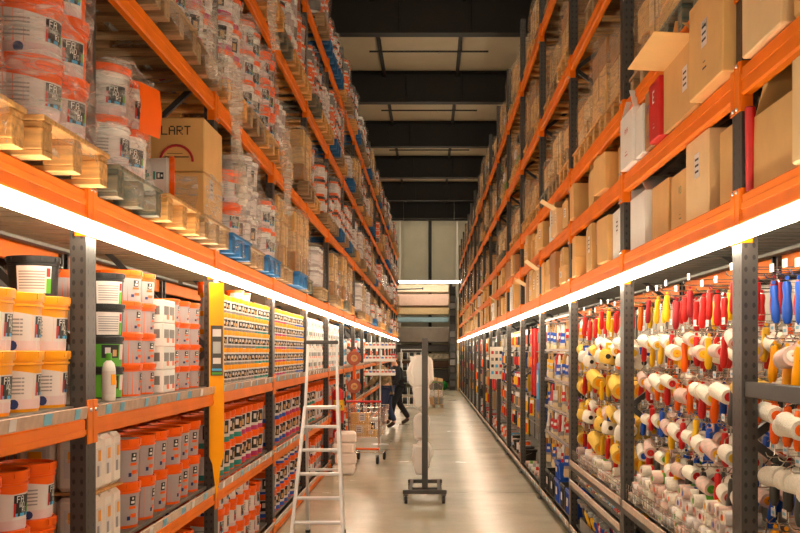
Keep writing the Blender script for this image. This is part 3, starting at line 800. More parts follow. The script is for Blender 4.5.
for b in range(0, 7):
    ya, yb = bay_y(-1, b); m = MB()
    for i in range(14): m.box((XF[-1] - .55, ya + .17 + i * .19, 2.405), (.98, .15, .02), 'pallet_grey', bev=.003)
    for x in (.2, .9): m.box((XF[-1] - x, (ya + yb) / 2, 2.385), (.05, yb - ya - .18, .02), 'deck_steel')
    solo('deck_slats', m, 'slatted decking under the pallets of the first storage level, %s left bay' % (ORD[b] if b else 'nearest'), 'decking', group='slatted decks')
# decking under the cartons
for lz, nm in ((2.39, 'lowest'), (2.92, 'second')):
    for b in range(0, 12):
        ya, yb = bay_y(1, b)
        m = MB()
        for i in range(14): m.box((XF[1] + .55, ya + .17 + i * .19, lz - .012), (.98, .14, .02), 'deck_steel', bev=.003)
        for x in (.2, .9): m.box((XF[1] + x, (ya + yb) / 2, lz - .032), (.05, yb - ya - .18, .02), 'deck_steel')
        solo('deck_slats', m, 'slatted steel decking on the %s storage level, %s bay on the right' % (nm, ORD[b] if b else 'nearest'), 'decking', group='slatted decks')
# nearest bay and second bay on the right, box by box
on_right(carton(.58, .5, .30, 'cardboard', [('e', 1.8), ('n', 2.4)], label=False, seed=1), 'torn open brown carton with drooping flaps beside the nearest right post', 4.25, z1, .03)
on_right(carton(.62, .55, .37, 'cardboard_light', print_=('MDS', .05, 'ink', 'y'), seed=2), 'light brown carton in front of the torn open carton', 3.60, z1, -.02)
on_right(carton(.5, .45, .34, 'cardboard_light', seed=3), 'light brown wrapped carton on the second level, nearest right bay', 4.25, z2, -.03)
on_right(carton(.5, .45, .36, 'cardboard', seed=4), 'brown carton next to the wrapped carton on the second level', 3.70, z2, 0)
tube = MB().tube([(0, 0, 0), (0, 0, .34)], .022, 14, 'red').lathe([(.022, .34), (.017, .345), (0, .34)], 14, 'crimson')
o = solo('red_tube', tube, 'red plastic tube sticking up behind the nearest right post', 'tube', (XF[1] + .03, 4.578, 2.397)); o.rotation_euler = (.10, -.04, 0)
R1 = [  # y centre, w, d, h, material, front, flaps, print, label
    (4.98, .34, .40, .36, 'cardboard', .05, None, None, 'brown carton with a dark hand hole beside the nearest right post'),
    (5.47, .46, .45, .405, 'cardboard_light', .02, None, None, 'tall light brown carton reaching up to the beam, lowest level'),
    (5.74, .10, .34, .27, 'paper', .10, None, None, 'stack of white paper sleeves beside the tall light carton'),
    (6.05, .46, .42, .33, 'cardboard', .07, None, ('VO', .04, 'ink_green', 'x'), 'brown wrapped carton with a green arrow print'),
    (6.54, .46, .42, .34, 'cardboard', .06, None, None, 'brown wrapped carton between the green-printed carton and the white box'),
    (7.08, .50, .42, .34, 'white', .03, [('n', 1.5), ('s', 2.6)], None, 'white open-topped box with one raised flap, lowest level')]
for i, (y, w, d, h, m, fr, fl, pr, lb) in enumerate(R1):
    on_right(carton(w, d, h, m, fl, pr, label=(i == 1), seed=10 + i), lb, y, z1, fr, d)
hh = MB().box((XF[1] + .048, 4.96, z1 + .24), (.004, .07, .035), 'black')
R2 = [
    (4.99, .60, .5, .44, 'cardboard', -.06, None, ('MAD', .035, 'ink', 'x'), 'big brown carton with printed side overhanging the orange beam'),
    (5.69, .72, .45, .345, 'cardboard', -.02, [('n', 2.5), ('s', 2.7), ('w', .05), ('e', 2.2)], ('B', .05, 'ink', 'y'), 'open brown carton with a long flap folded out over the aisle'),
    (6.22, .28, .36, .335, 'red', -.04, None, ('E', .07, 'white', 'x'), 'red and white printed box beside the open carton'),
    (6.48, .20, .36, .34, 'cardboard_dark', -.02, None, ('NN', .05, 'navy', 'x'), 'dark brown carton with navy print beside the red box'),
    (6.72, .22, .36, .30, 'white', -.03, None, None, 'narrow plain white box beside the navy-printed carton'),
    (7.09, .44, .4, .335, 'white', -.04, [('n', 2.7), ('s', 2.4)], ('ANNA', .035, 'ink_red', 'x'), 'white open box with red lettering beside the second right post')]
for i, (y, w, d, h, m, fr, fl, pr, lb) in enumerate(R2):
    on_right(carton(w, d, h, m, fl, pr, label=(i in (0, 1)), seed=30 + i), lb, y, z2, fr, d)
# boxes of the farther bays on the two lower storage levels
rc = rnd(11)
VAR = []
for i in range(10):
    VAR.append((carton(.36, .40, .34, CMAT[i % 4], seed=50 + i, label=i % 2 == 0), None, CMAT[i % 4]))
VAR.append((carton(.36, .40, .30, 'cardboard', [('n', 1.9), ('s', .5)], label=False, seed=70), 'open', 'cardboard'))
VAR.append((carton(.36, .40, .30, 'cardboard_light', [('w', .6), ('e', 2.2), ('n', 2.5)], label=True, seed=71), 'open', 'cardboard_light'))
VAR.append((carton(.36, .40, .34, 'white', seed=72), None, 'white'))
for b in range(2, 15):
    ya, yb = bay_y(1, b)
    for li, (z, hmax) in enumerate(((z1, .40), (z2, .34))):
        y = ya + .12; n = 0
        while y < yb - .38:
            w = rc.uniform(.26, .5) if b < 9 else rc.uniform(.38, .62)
            w = min(w, yb - .09 - y)
            if rc.random() < .08: y += w * .6; continue
            p, fl, m = rc.choice(VAR); h = rc.uniform(.7, 1.0) * hmax
            if fl: h *= .92
            x = rc.uniform(-.04, .06)
            two = (not fl) and rc.random() < .22
            base = '%s%s carton, %s along the %s storage level, %s bay on the right' % ('open ' if fl else '', CNM[m], ORD[n], ('lowest', 'second')[li], ORD[b])
            hs = h / .34 if not fl else h / .30
            if two:
                for l in range(2): on_right(p, base.replace('carton', 'carton, ' + ('under', 'atop')[l] + ' another'), y + w / 2, z + l * (h / 2 + .002), x, .4, rc.uniform(-.06, .06), sc=(1, w * .96 / .36, hs * .5), parts=b < 7)
            else:
                on_right(p, base, y + w / 2, z, x, .4, rc.uniform(-.05, .05), sc=(1, w * .96 / .36, hs), parts=b < 8)
            y += w + rc.uniform(0, .03); n += 1

# ---------------------------------------------------------------- loads on pallets
rl = rnd(21)
def load_proto(kind, seed, s=1):
    """a wrapped pallet load seen as one bundle: its containers and its film are parts"""
    r = rnd(seed); parts = []
    if kind == 'buckets':
        hb = r.choice((.26, .30)); rr = r.choice((.13, .185)); ny = 3 if rr < .15 else 2; nl = r.choice((2, 3, 3)); a = r.choice(('white', 'orange', 'label_grey', 'white')); lid = r.choice(('orange', 'orange', 'white', 'black'))
        for l in range(nl):
            for j in range(ny):
                for i in range(2):
                    if i and j: continue
                    x = s * (-.5 + rr + i * (2 * rr + .01)); y = (j - (ny - 1) / 2) * (2 * rr + .012); z = l * hb
                    M = Matrix.Translation((x, y, z))
                    b = MB().lathe([(0, 0), (rr * .9, 0), (rr * .97, hb * .84), (rr, hb * .84), (rr, hb * .99), (rr * .9, hb * .995), (0, hb * .985)], 14, [a, a, lid, lid, lid, lid], M)
                    b.lathe([(rr * .925, hb * .15), (rr * .975, hb * .72)], 10, 'label_white' if a != 'white' else r.choice(('label_grey', 'orange', 'grey')), M, -PI * (1.0 if s > 0 else .75), -PI * (1.0 if s > 0 else .75) + PI)
                    parts.append(('bucket', b, []))
        H_ = nl * hb; m = 'film'; dd = 1.04; wy = ny * (2 * rr + .012) + .03
    else:
        nl = r.choice((2, 3)); hb = r.uniform(.22, .30); ny = r.choice((1, 2, 2)); wy = .78
        for l in range(nl):
            for j in range(ny):
                mm = r.choice(CMAT if kind == 'cartons' else ['grey', 'black', 'label_white', 'cardboard', 'handle_wood', 'green'])
                w = wy / ny
                parts.append(('carton', MB().box((s * (-.5 + .25), (j - (ny - 1) / 2) * w, l * hb + hb / 2), (.5 + r.uniform(-.03, .03), w - .012, hb - .004), mm, bev=.01 if kind == 'cartons' else .04).box((s * -.25, (j - (ny - 1) / 2) * w, l * hb + hb / 2), (.51, .05, hb), 'tape'), []))
        H_ = nl * hb; m = 'film_dull'; dd = 1.06; wy += .05
    parts.append(('stretch_film', film_shell(wy + .03, dd + .03, H_ + .02, seed, m, top=True, skirt=False), []))
    P = Proto('wrapped_load', 'pallet load', parts); P.h = H_; P.sig = (kind, a, lid) if kind == 'buckets' else (kind,)
    return P
LOADS = {-1: [load_proto('buckets', 100 + i, -1) for i in range(12)] + [load_proto('cartons', 130, -1)], 1: [load_proto('cartons', 140 + i) for i in range(7)] + [load_proto('bags', 150 + i) for i in range(4)]}
WD = {'white': 'white', 'orange': 'orange', 'label_grey': 'grey', 'black': 'black'}
def gap(s, li): return (LEVEL[s][li + 1][0] - LEVEL[s][li + 1][1] if li + 1 < len(LEVEL[s]) else 99) - LEVEL[s][li][0] - PH
def bucket_load(s, x, y, z, b, li, slot, p, dn, ny, nl, deep):
    r = .145; nm = '%s storage level, %s left bay' % (('first', 'second', 'third', 'fourth')[li], ORD[b] if b else 'nearest')
    for j in range(ny):
        for i in range(deep if j == 0 else 1):
            for l in range(nl):
                pp = p
                yy = y + (j - (ny - 1) / 2) * .306; xx = x - i * .30 * 1; zz = z + l * .236
                if not seen(xx, yy, zz + .12, .15, 10): continue
                put(pp, '%s, %s layer, %s, %s pallet, %s level, %s left bay' % (dn, ORD[l], ('front corner', 'second along', 'third along')[j] if i == 0 else 'behind corner', ORD[slot], ORD[li], ORD[b] if b else 'nearest'), (xx, yy, zz), math.radians(28 + rl.uniform(-16, 16)), 'buckets stacked on pallets')
def put_film(s, x, y, z, wy, dx, h, seed, label, m='film_near'):
    o = bpy.data.objects.new('stretch_film', film_shell(wy, dx, h, seed, m, top=True).mesh('stretch_film')); COL.objects.link(o); o.location = (x, y, z)
    props(o, label, 'stretch film', 'clear films around bucket stacks')
def pal(s, x, y, z, b, li, slot, m, near):
    return put(PAL[m], '%s pallet, %s in the %s bay on the %s, %s' % (PALN[m], ORD[slot], ORD[b] if b else 'nearest', SIDE[s], LN[s][li]), (x, y, z), 0 if s > 0 else PI, 'pallets on the racks', near)
NEAR_KIND = {  # (bay, level, slot): what stands on the pallet
    (0, 0, 2): ('b', P_OPAIL, 'white-labelled orange bucket', 2, 3, 2, 'pallet_wood'),
    (0, 0, 1): ('b', P_OPAIL, 'orange bucket', 2, 3, 1, 'pallet_wood'),
    (1, 0, 0): ('b', P_WHITE, 'white bucket with orange lid', 2, 2, 3, 'pallet_teal'),
    (1, 0, 1): ('l', None, '', 0, 0, 0, 'pallet_wood'), (1, 0, 2): ('c', None, '', 0, 0, 0, 'pallet_grey'),
    (2, 0, 0): ('b', P_OPAIL, 'orange bucket', 1, 2, 2, 'pallet_blue'), (2, 0, 1): ('g', P_GPAIL, 'grey-white bucket', 2, 3, 2, 'pallet_grey'), (2, 0, 2): ('b', P_WHITE, 'white bucket', 2, 2, 2, 'pallet_blue'),
    (1, 1, 1): ('b', P_WHITE, 'white bucket', 2, 3, 1, 'pallet_grey'), (1, 1, 2): ('b', P_DPAIL, 'magenta-banded bucket', 2, 3, 2, 'pallet_grey'), (2, 1, 0): ('b', P_DPAIL, 'magenta-banded bucket', 2, 3, 2, 'pallet_wood'), (2, 1, 1): ('b', P_WHITE, 'white bucket', 2, 3, 2, 'pallet_grey'), (2, 1, 2): ('b', P_OPAIL, 'orange bucket', 2, 3, 1, 'pallet_wood')}
for s in (-1, 1):
    for b in range(0, NB + 1):
        ya, yb = bay_y(s, b)
        for li, (zt, _h) in enumerate(LEVEL[s]):
            if s > 0 and li < 2: continue
            far = b >= 9
            for slot in range(2 if far else 3):
                y = ya + .08 + .44 + slot * .883 if not far else ya + .78 + slot * 1.28
                x = fx(s, .55 + (-.10 if s < 0 else .0) + rl.uniform(-.02, .04))
                if not seen(x, y, zt + .3, .75, 20): continue
                k = NEAR_KIND.get((b, li, slot)) if s < 0 else None
                m = k[6] if k else rl.choice(['pallet_wood', 'pallet_wood', 'pallet_grey', 'pallet_grey', 'pallet_teal', 'pallet_blue'] if s < 0 else ['pallet_wood', 'pallet_wood', 'pallet_grey', 'pallet_wood', 'pallet_teal'])
                if not k and rl.random() < (.12 if s < 0 else .2): continue
                po = pal(s, x, y, zt + .002, b, li, slot, m, b < 6)
                if far: po.scale = (1, 1.4, 1)
                z = zt + PH + .004; nm = '%s pallet, %s, %s left bay' % (ORD[slot], LN[s][li], ORD[b] if b else 'nearest')
                if k and k[0] in 'bg':
                    _k, p, dn, ny, nl, deep, _m = k
                    bucket_load(s, x + .39, y, z, b, li, slot, p, dn, ny, nl, deep)
                    put_film(s, x, y, z, .31 * ny + .05, 1.11, nl * .236 + .03, b * 97 + li * 31 + slot, 'clear stretch film around buckets, ' + nm)
                elif k and k[0] == 'l':
                    g = bucket('white_pail', 'bucket', .12, .2, 'white', 'orange', 'plain', n=20)
                    o = put(g, 'white orange-lidded bucket lying on its side on a pale pallet', (x + .48, y - .05, z + .126), 0, None, tilt=(PI / 2, 0))
                    o.rotation_euler = (0, PI / 2, .25); o.location = (x + .30, y - .06, z + .128)
                    put(carton(.40, .3, .33, 'cardboard', [('w', .4), ('n', 2.6)], label=False, seed=5), 'open carton leaning flap out beside the lying bucket', (x - .10, y, z), PI, None)
                elif k and k[0] == 'c':
                    c1 = carton(.60, .84, .26, 'cardboard', seed=6, tape=True, label=True)
                    put(c1, 'lower wrapped brown carton of the two beside the third left post', (-1.80, y - .03, z), PI)
                    c2 = carton(.58, .80, .33, 'cardboard', seed=7, print_=('LART', .055, 'ink', 'y'), label=False)
                    ring = MB(); P_ = [(.23 + .10 * math.cos(a), -.2932, .06 + .10 * math.sin(a)) for a in [PI * i / 12 for i in range(13)]]
                    ring.tube([(p[0], p[1], p[2]) for p in P_], .008, 6, 'crimson'); c2.parts = [(a_, b_.moved(Matrix.Translation((.23, 0, .02))) if a_ == 'print' else b_, c_) for a_, b_, c_ in c2.parts] + [('emblem', ring, [])]
                    put(c2, 'upper brown carton with black lettering and a red arc', (-1.78, y - .03, z + .265), 0)
                    put_film(s, -1.80, y - .03, z, .64, .88, .25, 77, 'clear film around the lower brown carton by the third left post')
                else:
                    g = gap(s, li); c = [q for q in LOADS[s] if q.h < g - .07]
                    q = rl.choice(c); dn = 'film-wrapped load of %s' % ('%s buckets' % WD[q.sig[1]] if q.sig[0] == 'buckets' else q.sig[0] if q.sig[0] == 'cartons' else 'mixed bags')
                    put(q, '%s, %s pallet, %s, %s %s bay' % (dn, ORD[slot], LN[s][li], ORD[b] if b else 'nearest', SIDE[s]), (x, y, z), 0, 'wrapped pallet loads', sc=(1, 1.4, rl.uniform(.7, 1.0)) if far else (1, rl.uniform(.88, .97), rl.uniform(.66, 1.0)))

# loose tails of stretch film and the orange sheet on the second left bay's first pallet
def drape(w, h, seed, m='film'):
    r = rnd(seed); n, k = 12, 16; vs = []; a = [r.uniform(0, 6) for _ in range(4)]
    for j in range(k + 1):
        t = j / k; ww = w * (1 - .75 * t * t) * (1 + .15 * math.sin(5 * t + a[0]))
        for i in range(n + 1):
            u = i / n - .5
            vs.append((.03 * math.sin(13 * u + a[1] + 5 * t) + .02 * math.sin(23 * u + a[2]) + .04 * t, u * ww + .05 * math.sin(3 * t + a[3]), -h * t - .05 * abs(u)))
    return MB().add(vs, [(j * (n + 1) + i, j * (n + 1) + i + 1, (j + 1) * (n + 1) + i + 1, (j + 1) * (n + 1) + i) for j in range(k) for i in range(n)], m)
film('film_thick', None, (238, 226, 210), .12, .65)
for i, (x, y, z, w, h) in enumerate(((-1.33, 7.50, 3.70, .32, .95), (-1.33, 6.75, 3.80, .9, .42), (-1.34, 10.2, 3.8, .35, .8), (-1.33, 9.2, 4.95, .4, .7))):
    solo('film_tail', drape(w, h, 60 + i, 'film_thick'), 'loose tail of clear film drooping over the rack edge on the left, %s of four' % ORD[i], 'stretch film', (x, y, z), 0, 'loose film tails')
o_ = MB().add([(0, -.1, 0), (0, .1, 0), (.012, .1, -.11), (0, .1, -.23), (0, -.1, -.23), (.012, -.1, -.11)], [(0, 1, 2, 5), (5, 2, 3, 4)], 'orange')
o_.add([(v[0] - .002, v[1], v[2]) for v in o_.v], [(5, 2, 1, 0), (4, 3, 2, 5)], 'orange')
solo('orange_sheet', o_, 'bright orange sheet stuck on the film of the second left bay pallet', 'paper', (-1.325, 5.22, 2.985), -.25)
# ---------------------------------------------------------------- hanging tools on the right: hang point at the origin, hanging down
def handle_prof(L, r): return [(0, 0), (r * .7, -.002), (r * .9, -.02), (r * .75, -L * .35), (r, -L * .6), (r * .95, -L * .85), (r * .6, -L + .004), (0, -L)]
def roller(hc, fleece='fleece', cap='yellow', L=.19, r=.036, hl=.150, sleeve=True):
    hd = MB().lathe(handle_prof(hl, .0185), 12, hc).tube([(0, -.004, .012), (0, .004, .012)], .008, 6, hc)
    w0 = -hl; fr = MB().tube([(0, 0, w0 + .01), (0, 0, w0 - .035), (0, L * .62, w0 - .07), (0, L * .64, w0 - .105), (0, L * .62, w0 - .115), (0, -L * .5, w0 - .115)], .0032, 6, 'chrome')
    parts = [('handle', hd, []), ('wire_frame', fr, [])]
    if sleeve:
        M = Matrix.Translation((0, 0, w0 - .115)) @ Matrix.Rotation(-PI / 2, 4, 'X')
        sl = MB().lathe([(r * .55, -L / 2 + .001), (r * .93, -L / 2), (r, -L / 2 + .01), (r * 1.01, 0), (r, L / 2 - .01), (r * .93, L / 2), (r * .55, L / 2 - .001)], 16, fleece, M)
        parts.append(('sleeve', sl, [('end_cap', MB().lathe([(0, q * (L / 2 - .002)), (r * .3, q * (L / 2 + .004)), (r * .56, q * (L / 2 + .003)), (r * .57, q * (L / 2 - .006))], 14, cap, M)) for q in (-1, 1)]))
    return Proto('paint_roller', 'paint roller', parts)
def brush(hc, bc='bristle_light', w=.06, tag=None):
    hd = MB(); n = 10
    prof = [(0, .006, .006), (-.02, .011, .008), (-.06, .008, .007), (-.10, .011, .009), (-.125, w * .42, .009)]
    vs = []
    for z, a, b2 in prof: vs += [(a * math.cos(2 * PI * i / n), b2 * math.sin(2 * PI * i / n), z) for i in range(n)]
    fs = [(j * n + i, (j + 1) * n + i, (j + 1) * n + (i + 1) % n, j * n + (i + 1) % n) for j in range(len(prof) - 1) for i in range(n)] + [tuple(range(n)), tuple(range(4 * n, 5 * n))[::-1]]
    hd.add(vs, fs, hc)
    fe = MB().box((0, 0, -.14), (w, .018, .035), 'steel', bev=.003)
    br = MB(); a, t = w / 2 * .96, .008
    br.add([(-a, -t, -.155), (a, -t, -.155), (a, t, -.155), (-a, t, -.155), (-a * 1.06, -t, -.195), (a * 1.06, -t, -.195), (a * 1.06, t, -.195), (-a * 1.06, t, -.195), (-a * .9, -t * .3, -.212), (a * .9, -t * .3, -.212), (a * .9, t * .3, -.212), (-a * .9, t * .3, -.212)],
           [(0, 1, 5, 4), (1, 2, 6, 5), (2, 3, 7, 6), (3, 0, 4, 7), (4, 5, 9, 8), (5, 6, 10, 9), (6, 7, 11, 10), (7, 4, 8, 11), (8, 9, 10, 11)], bc)
    parts = [('handle', hd, []), ('ferrule', fe, []), ('bristles', br, [])]
    if tag: parts.append(('sleeve_card', MB().box((0, -.012, -.10), (w * .9, .002, .07), tag).box((0, -.0135, -.10), (w * .6, .001, .02), 'white'), []))
    return Proto('paint_brush', 'paint brush', parts)
def scraper(hc):
    hd = MB().lathe(handle_prof(.12, .015), 12, hc)
    bl = MB().add([(-.012, -.001, -.115), (.012, -.001, -.115), (.035, -.001, -.20), (-.035, -.001, -.20), (-.012, .001, -.115), (.012, .001, -.115), (.035, .001, -.20), (-.035, .001, -.20)],
                  [(0, 1, 2, 3), (7, 6, 5, 4), (0, 3, 7, 4), (1, 5, 6, 2), (3, 2, 6, 7), (0, 4, 5, 1)], 'steel')
    cd = MB().box((0, -.016, -.05), (.045, .002, .05), 'label_white').box((0, -.0175, -.055), (.03, .001, .02), 'blue')
    return Proto('scraper', 'scraper', [('handle', hd, []), ('blade', bl, []), ('sleeve_card', cd, [])])
def sponge_pack(c, c2):
    b = MB(); b.lathe([(0, -.05), (.05, -.052), (.062, -.075), (.062, -.12), (.05, -.142), (0, -.145)], 14, c, Matrix.Rotation(.2, 4, 'Y'))
    cd = MB().box((0, 0, -.025), (.08, .004, .05), c2).box((0, -.003, -.025), (.05, .002, .015), 'white')
    fa = MB()
    for x in (-.025, .025): fa.lathe([(0, .004), (.016, .003), (.018, 0)], 10, 'black', Matrix.Translation((x, -.060, -.09)) @ Matrix.Rotation(PI / 2, 4, 'X'))
    return Proto('sponge', 'sponge', [('sponge_body', b, []), ('header_card', cd, []), ('disc', fa, [])])
HOOK = Proto('display_hook', 'display hook', [('arm', MB().tube([(.50, 0, 0), (0, 0, 0), (-.012, 0, .006), (-.018, 0, .02)], .0032, 6, 'chrome').tube([(.50, 0, .03), (.02, 0, .03)], .0022, 5, 'chrome'), []),
    ('back_plate', MB().box((.502, 0, .012), (.006, .05, .05), 'steel'), []), ('price_label', MB().box((.012, 0, .045), (.003, .052, .034), 'label_white').box((.0105, 0, .045), (.001, .035, .012), 'tag_blue'), [])])
HOOKC = {'red': 'red', 'yellow': 'yellow', 'orange': 'orange', 'blue': 'blue', 'dark_grey': 'grey', 'crimson': 'dark red', 'amber': 'amber'}
ROLL = {}
def R_(hc, fl, cap, L, r, sl=True):
    k = (hc, fl, cap, L, r, sl)
    if k not in ROLL: ROLL[k] = roller(hc, fl, cap, L, r, sleeve=sl)
    return ROLL[k]
BR = {}
def B_(hc, bc, w, tag):
    k = (hc, bc, w, tag)
    if k not in BR: BR[k] = brush(hc, bc, w, tag)
    return BR[k]
rt = rnd(5)
def back_panel(b, s=1, x=.62):
    ya, yb = bay_y(s, b); m = MB(); L = yb - ya - .16
    m.box((0, 0, 1.12), (.02, L, 1.94), 'panel_grey', bev=.004)
    fr = MB()
    root = bpy.data.objects.new('back_panel', None); COL.objects.link(root); root.location = (XF[s] + s * x, (ya + yb) / 2, .02)
    props(root, 'pale perforated panel carrying display hooks, %s bay on the right' % (ORD[b] if b else 'nearest'), 'display panel', 'hook panels')
    if b >= 4:
        for z in ([2.0, 1.68, 1.36, 1.04, .72] if b < 7 else [2.0, 1.6, 1.2, .8] if b < 11 else [2.0, 1.4, .8]):
            hb = MB().tube([(-s * .50, -L / 2, z + .034), (-s * .50, L / 2, z + .034)], .007, 6, 'steel')
            for yy in (-L / 2 + .06, 0, L / 2 - .06): hb.tube([(-s * .50, yy, z + .034), (0, yy, z + .034)], .006, 6, 'steel')
            solo('hook_bar', hb, None, None, parent=root)
    solo('panel', m, None, None, parent=root); [solo('slotted_rail', MB().box((-.018, y, 1.12), (.014, .04, 1.94), 'dark_grey'), None, None, parent=root) for y in (-L / 2 + .02, 0, L / 2 - .02)]
for b in range(0, NB + 1): back_panel(b)
def hooks(b, ys, zs, pick, depth=3, reach=.10, step=.075, hook=True, sc=1., jz=0., jy=0., stag=0.):
    for ri, z0 in enumerate(zs):
        for ci, y0 in enumerate(ys):
            xh = XF[1] + reach; z = z0 + rt.uniform(-jz, jz); y = y0 + rt.uniform(-jy, jy) + (stag if ri % 2 else 0)
            if not seen(xh, y, z - .1, .15, 10): continue
            rowl = '%s row, %s hook of the %s right bay' % (ORD[ri], ORD[ci], ORD[b] if b else 'nearest')
            if hook: put(HOOK, 'chrome display hook, ' + rowl, (xh, y, z), 0, 'display hooks', b < 3)
            for k in range(depth):
                it = pick(ri, ci, k)
                if it is None: continue
                p, dn, rz, cat = it
                zz = z - (.012 if p.name == 'paint_roller' else .006) * sc
                yy = y; 
                put(p, '%s, %s on hook, %s' % (dn, ('front', 'second', 'third', 'fourth')[k], rowl.replace(' of the', ',')), (xh + .02 + k * step, yy, zz - .014), rz + rt.uniform(-.14, .14), p.name.replace('_', ' ') + 's on hooks', b < 3, tilt=(rt.uniform(-.10, .10) * (1.4 if jz else 1) + (.16 if b in (1, 2) else 0), rt.uniform(-.05, .05)), sc=(sc * rt.uniform(.92, 1.08),) * 3)
# second right bay: rows of rollers
def pick1(ri, ci, k):
    far = ci / 9.
    if ri == 0:
        hc = rt.choice(['red', 'red', 'yellow', 'yellow', 'red', 'crimson']); fl = rt.choice(['fleece', 'fleece', 'fleece_stripe']); cap = 'red' if hc == 'red' and rt.random() < .5 else 'yellow'; L, r = rt.choice([(.15, .034), (.16, .038), (.12, .032)])
    elif ri == 1:
        hc = rt.choice(['yellow', 'red', 'orange', 'red']); fl = rt.choice(['fleece', 'fleece_yellow', 'fleece_stripe', 'fleece']); cap = rt.choice(['yellow', 'amber', 'red']); L, r = rt.choice([(.13, .034), (.16, .038)])
    elif ri == 2:
        hc = rt.choice(['red', 'orange', 'orange', 'dark_grey', 'blue']); fl = rt.choice(['fleece', 'fleece_stripe', 'fleece']); cap = rt.choice(['red', 'yellow', 'orange']); L, r = rt.choice([(.14, .034), (.16, .038)])
    else:
        hc = rt.choice(['blue', 'red', 'yellow', 'blue', 'dark_grey']); fl = rt.choice(['fleece', 'fleece_stripe']); cap = rt.choice(['green', 'amber', 'blue', 'red']); L, r = rt.choice([(.13, .034), (.16, .038)])
    return R_(hc, fl, cap, L, r), '%s-handled %s paint roller' % (HOOKC[hc], {'fleece': 'white', 'fleece_yellow': 'pale yellow', 'fleece_stripe': 'striped'}[fl]), 0, None
ya, yb = bay_y(1, 1)
YS1 = [ya + .22 + i * .285 for i in range(9)]
hooks(1, YS1, [2.07, 1.84, 1.60, 1.37, 1.15], pick1, depth=3, reach=.10, step=.11, sc=1.1, jz=.03, jy=.02, stag=.1425)
# third right bay: rollers, sponges with yellow mops
def pick2(ri, ci, k):
    if ri in (0, 2, 4):
        hc = rt.choice(['red', 'yellow', 'orange', 'red', 'yellow', 'red']); fl = rt.choice(['fleece', 'fleece', 'fleece_yellow', 'fleece_stripe'])
        return R_(hc, fl, 'yellow' if fl != 'fleece' else rt.choice(['red', 'yellow']), .18, .04), '%s-handled %s paint roller' % (HOOKC[hc], {'fleece': 'white', 'fleece_yellow': 'pale yellow', 'fleece_stripe': 'striped'}[fl]), 0, None
    if ci % 3 == 1:
        hc = rt.choice(['yellow', 'orange']); return R_(hc, 'fleece_yellow', 'amber', .22, .055), '%s-handled fat yellow paint roller' % HOOKC[hc], 0, None
    c = rt.choice([('fleece_yellow', 'yellow'), ('fleece', 'red'), ('fleece', 'orange'), ('fleece', 'blue')])
    if c not in SP: SP[c] = sponge_pack(*c)
    return SP[c], '%s sponge on a %s card' % ({'fleece_yellow': 'yellow', 'fleece': 'white', 'amber': 'amber'}[c[0]], c[1]), 0, None
SP = {}
ya, yb = bay_y(1, 2)
hooks(2, [ya + .24 + i * .335 for i in range(8)], [2.06, 1.80, 1.54, 1.28, 1.05], pick2, depth=2, reach=.09, step=.13, sc=1.12, jz=.04, jy=.02, stag=.16)
# fourth right bay: paint brushes in rows
def pick3(ri, ci, k):
    tag = rt.choice([None, 'red', 'red', 'yellow', 'blue', None, 'label_white']); hc = rt.choice(['handle_wood', 'handle_wood', 'handle_wood', 'white', 'red'])
    return B_(hc, 'bristle_light', rt.choice([.025, .03, .04]), tag), '%s-handled pale-bristled paint brush' % {'handle_wood': 'wooden', 'white': 'white', 'red': 'red'}[hc], -.5, None
ya, yb = bay_y(1, 3)
hooks(3, [ya + .2 + i * .34 for i in range(8)], [2.06, 1.73, 1.41, 1.10, .80], pick3, depth=3, reach=.07, step=.10, hook=False, sc=1.45, jz=.03, jy=.03)
for i, z in enumerate([2.06, 1.72, 1.40, 1.09, .80]):
    m = MB().tube([(XF[1] + .05, ya + .12, z), (XF[1] + .05, yb - .12, z)], .006, 6, 'steel').tube([(XF[1] + .16, ya + .12, z), (XF[1] + .16, yb - .12, z)], .006, 6, 'steel')
    for y in (ya + .12, (ya + yb) / 2, yb - .12): m.tube([(XF[1] + .045, y, z + .006), (XF[1] + .60, y, z + .006)], .006, 6, 'steel')
    solo('brush_rail', m, 'steel hanging rail of paint brushes, %s from the top, fourth right bay' % ORD[i], 'hanging rail', group='brush rails')
    cd = MB().box((XF[1] + .035, (ya + yb) / 2, z + .03), (.003, 2.3, .022), 'label_grey')
    solo('price_strip', cd, 'pale price strip above the brush row, %s from the top, fourth right bay' % ORD[i], 'price strip', group='price strips')
# nearest right bay: blue tools, scrapers
def pick0(ri, ci, k):
    if ri == 0:
        if ci % 2: return R_('blue', 'fleece_stripe', 'white', .16, .036), 'blue-handled striped paint roller', 0, None
        return (R_('blue', 'fleece', 'white', .17, .036, False), 'blue-handled bare roller frame', 0, None) if k == 0 else (R_('crimson', 'fleece_stripe', 'red', .17, .036), 'dark red-handled striped paint roller', 0, None)
    if ri == 1:
        if k < 2 and ci > 2: return B_('blue', 'bristle_dark', .05, 'label_white'), 'blue-handled dark-bristled paint brush', -.9, None
        return R_('amber', 'fleece', 'orange', .16, .036), 'amber-handled white paint roller', 0, None
    if ri == 2: return R_('orange' if ci < 3 else 'blue', 'fleece', 'orange', .17, .038), '%s-handled white paint roller' % ('orange' if ci < 3 else 'blue'), 0, None
    if ri == 3: return R_('dark_grey', 'fleece_stripe', 'orange', .18, .038, k > 0), 'grey-handled %s' % ('bare roller frame' if k == 0 else 'striped paint roller'), 0, None
    return R_('amber', 'fleece', 'orange', .18, .04), 'amber-handled white paint roller', 0, None
ya, yb = bay_y(1, 0)
hooks(0, [yb - .92 + i * .16 for i in range(6)][::-1], [2.04, 1.78, 1.53, 1.28, 1.03], pick0, depth=3, reach=.10, step=.12, sc=1.12, jz=.02, jy=.015)
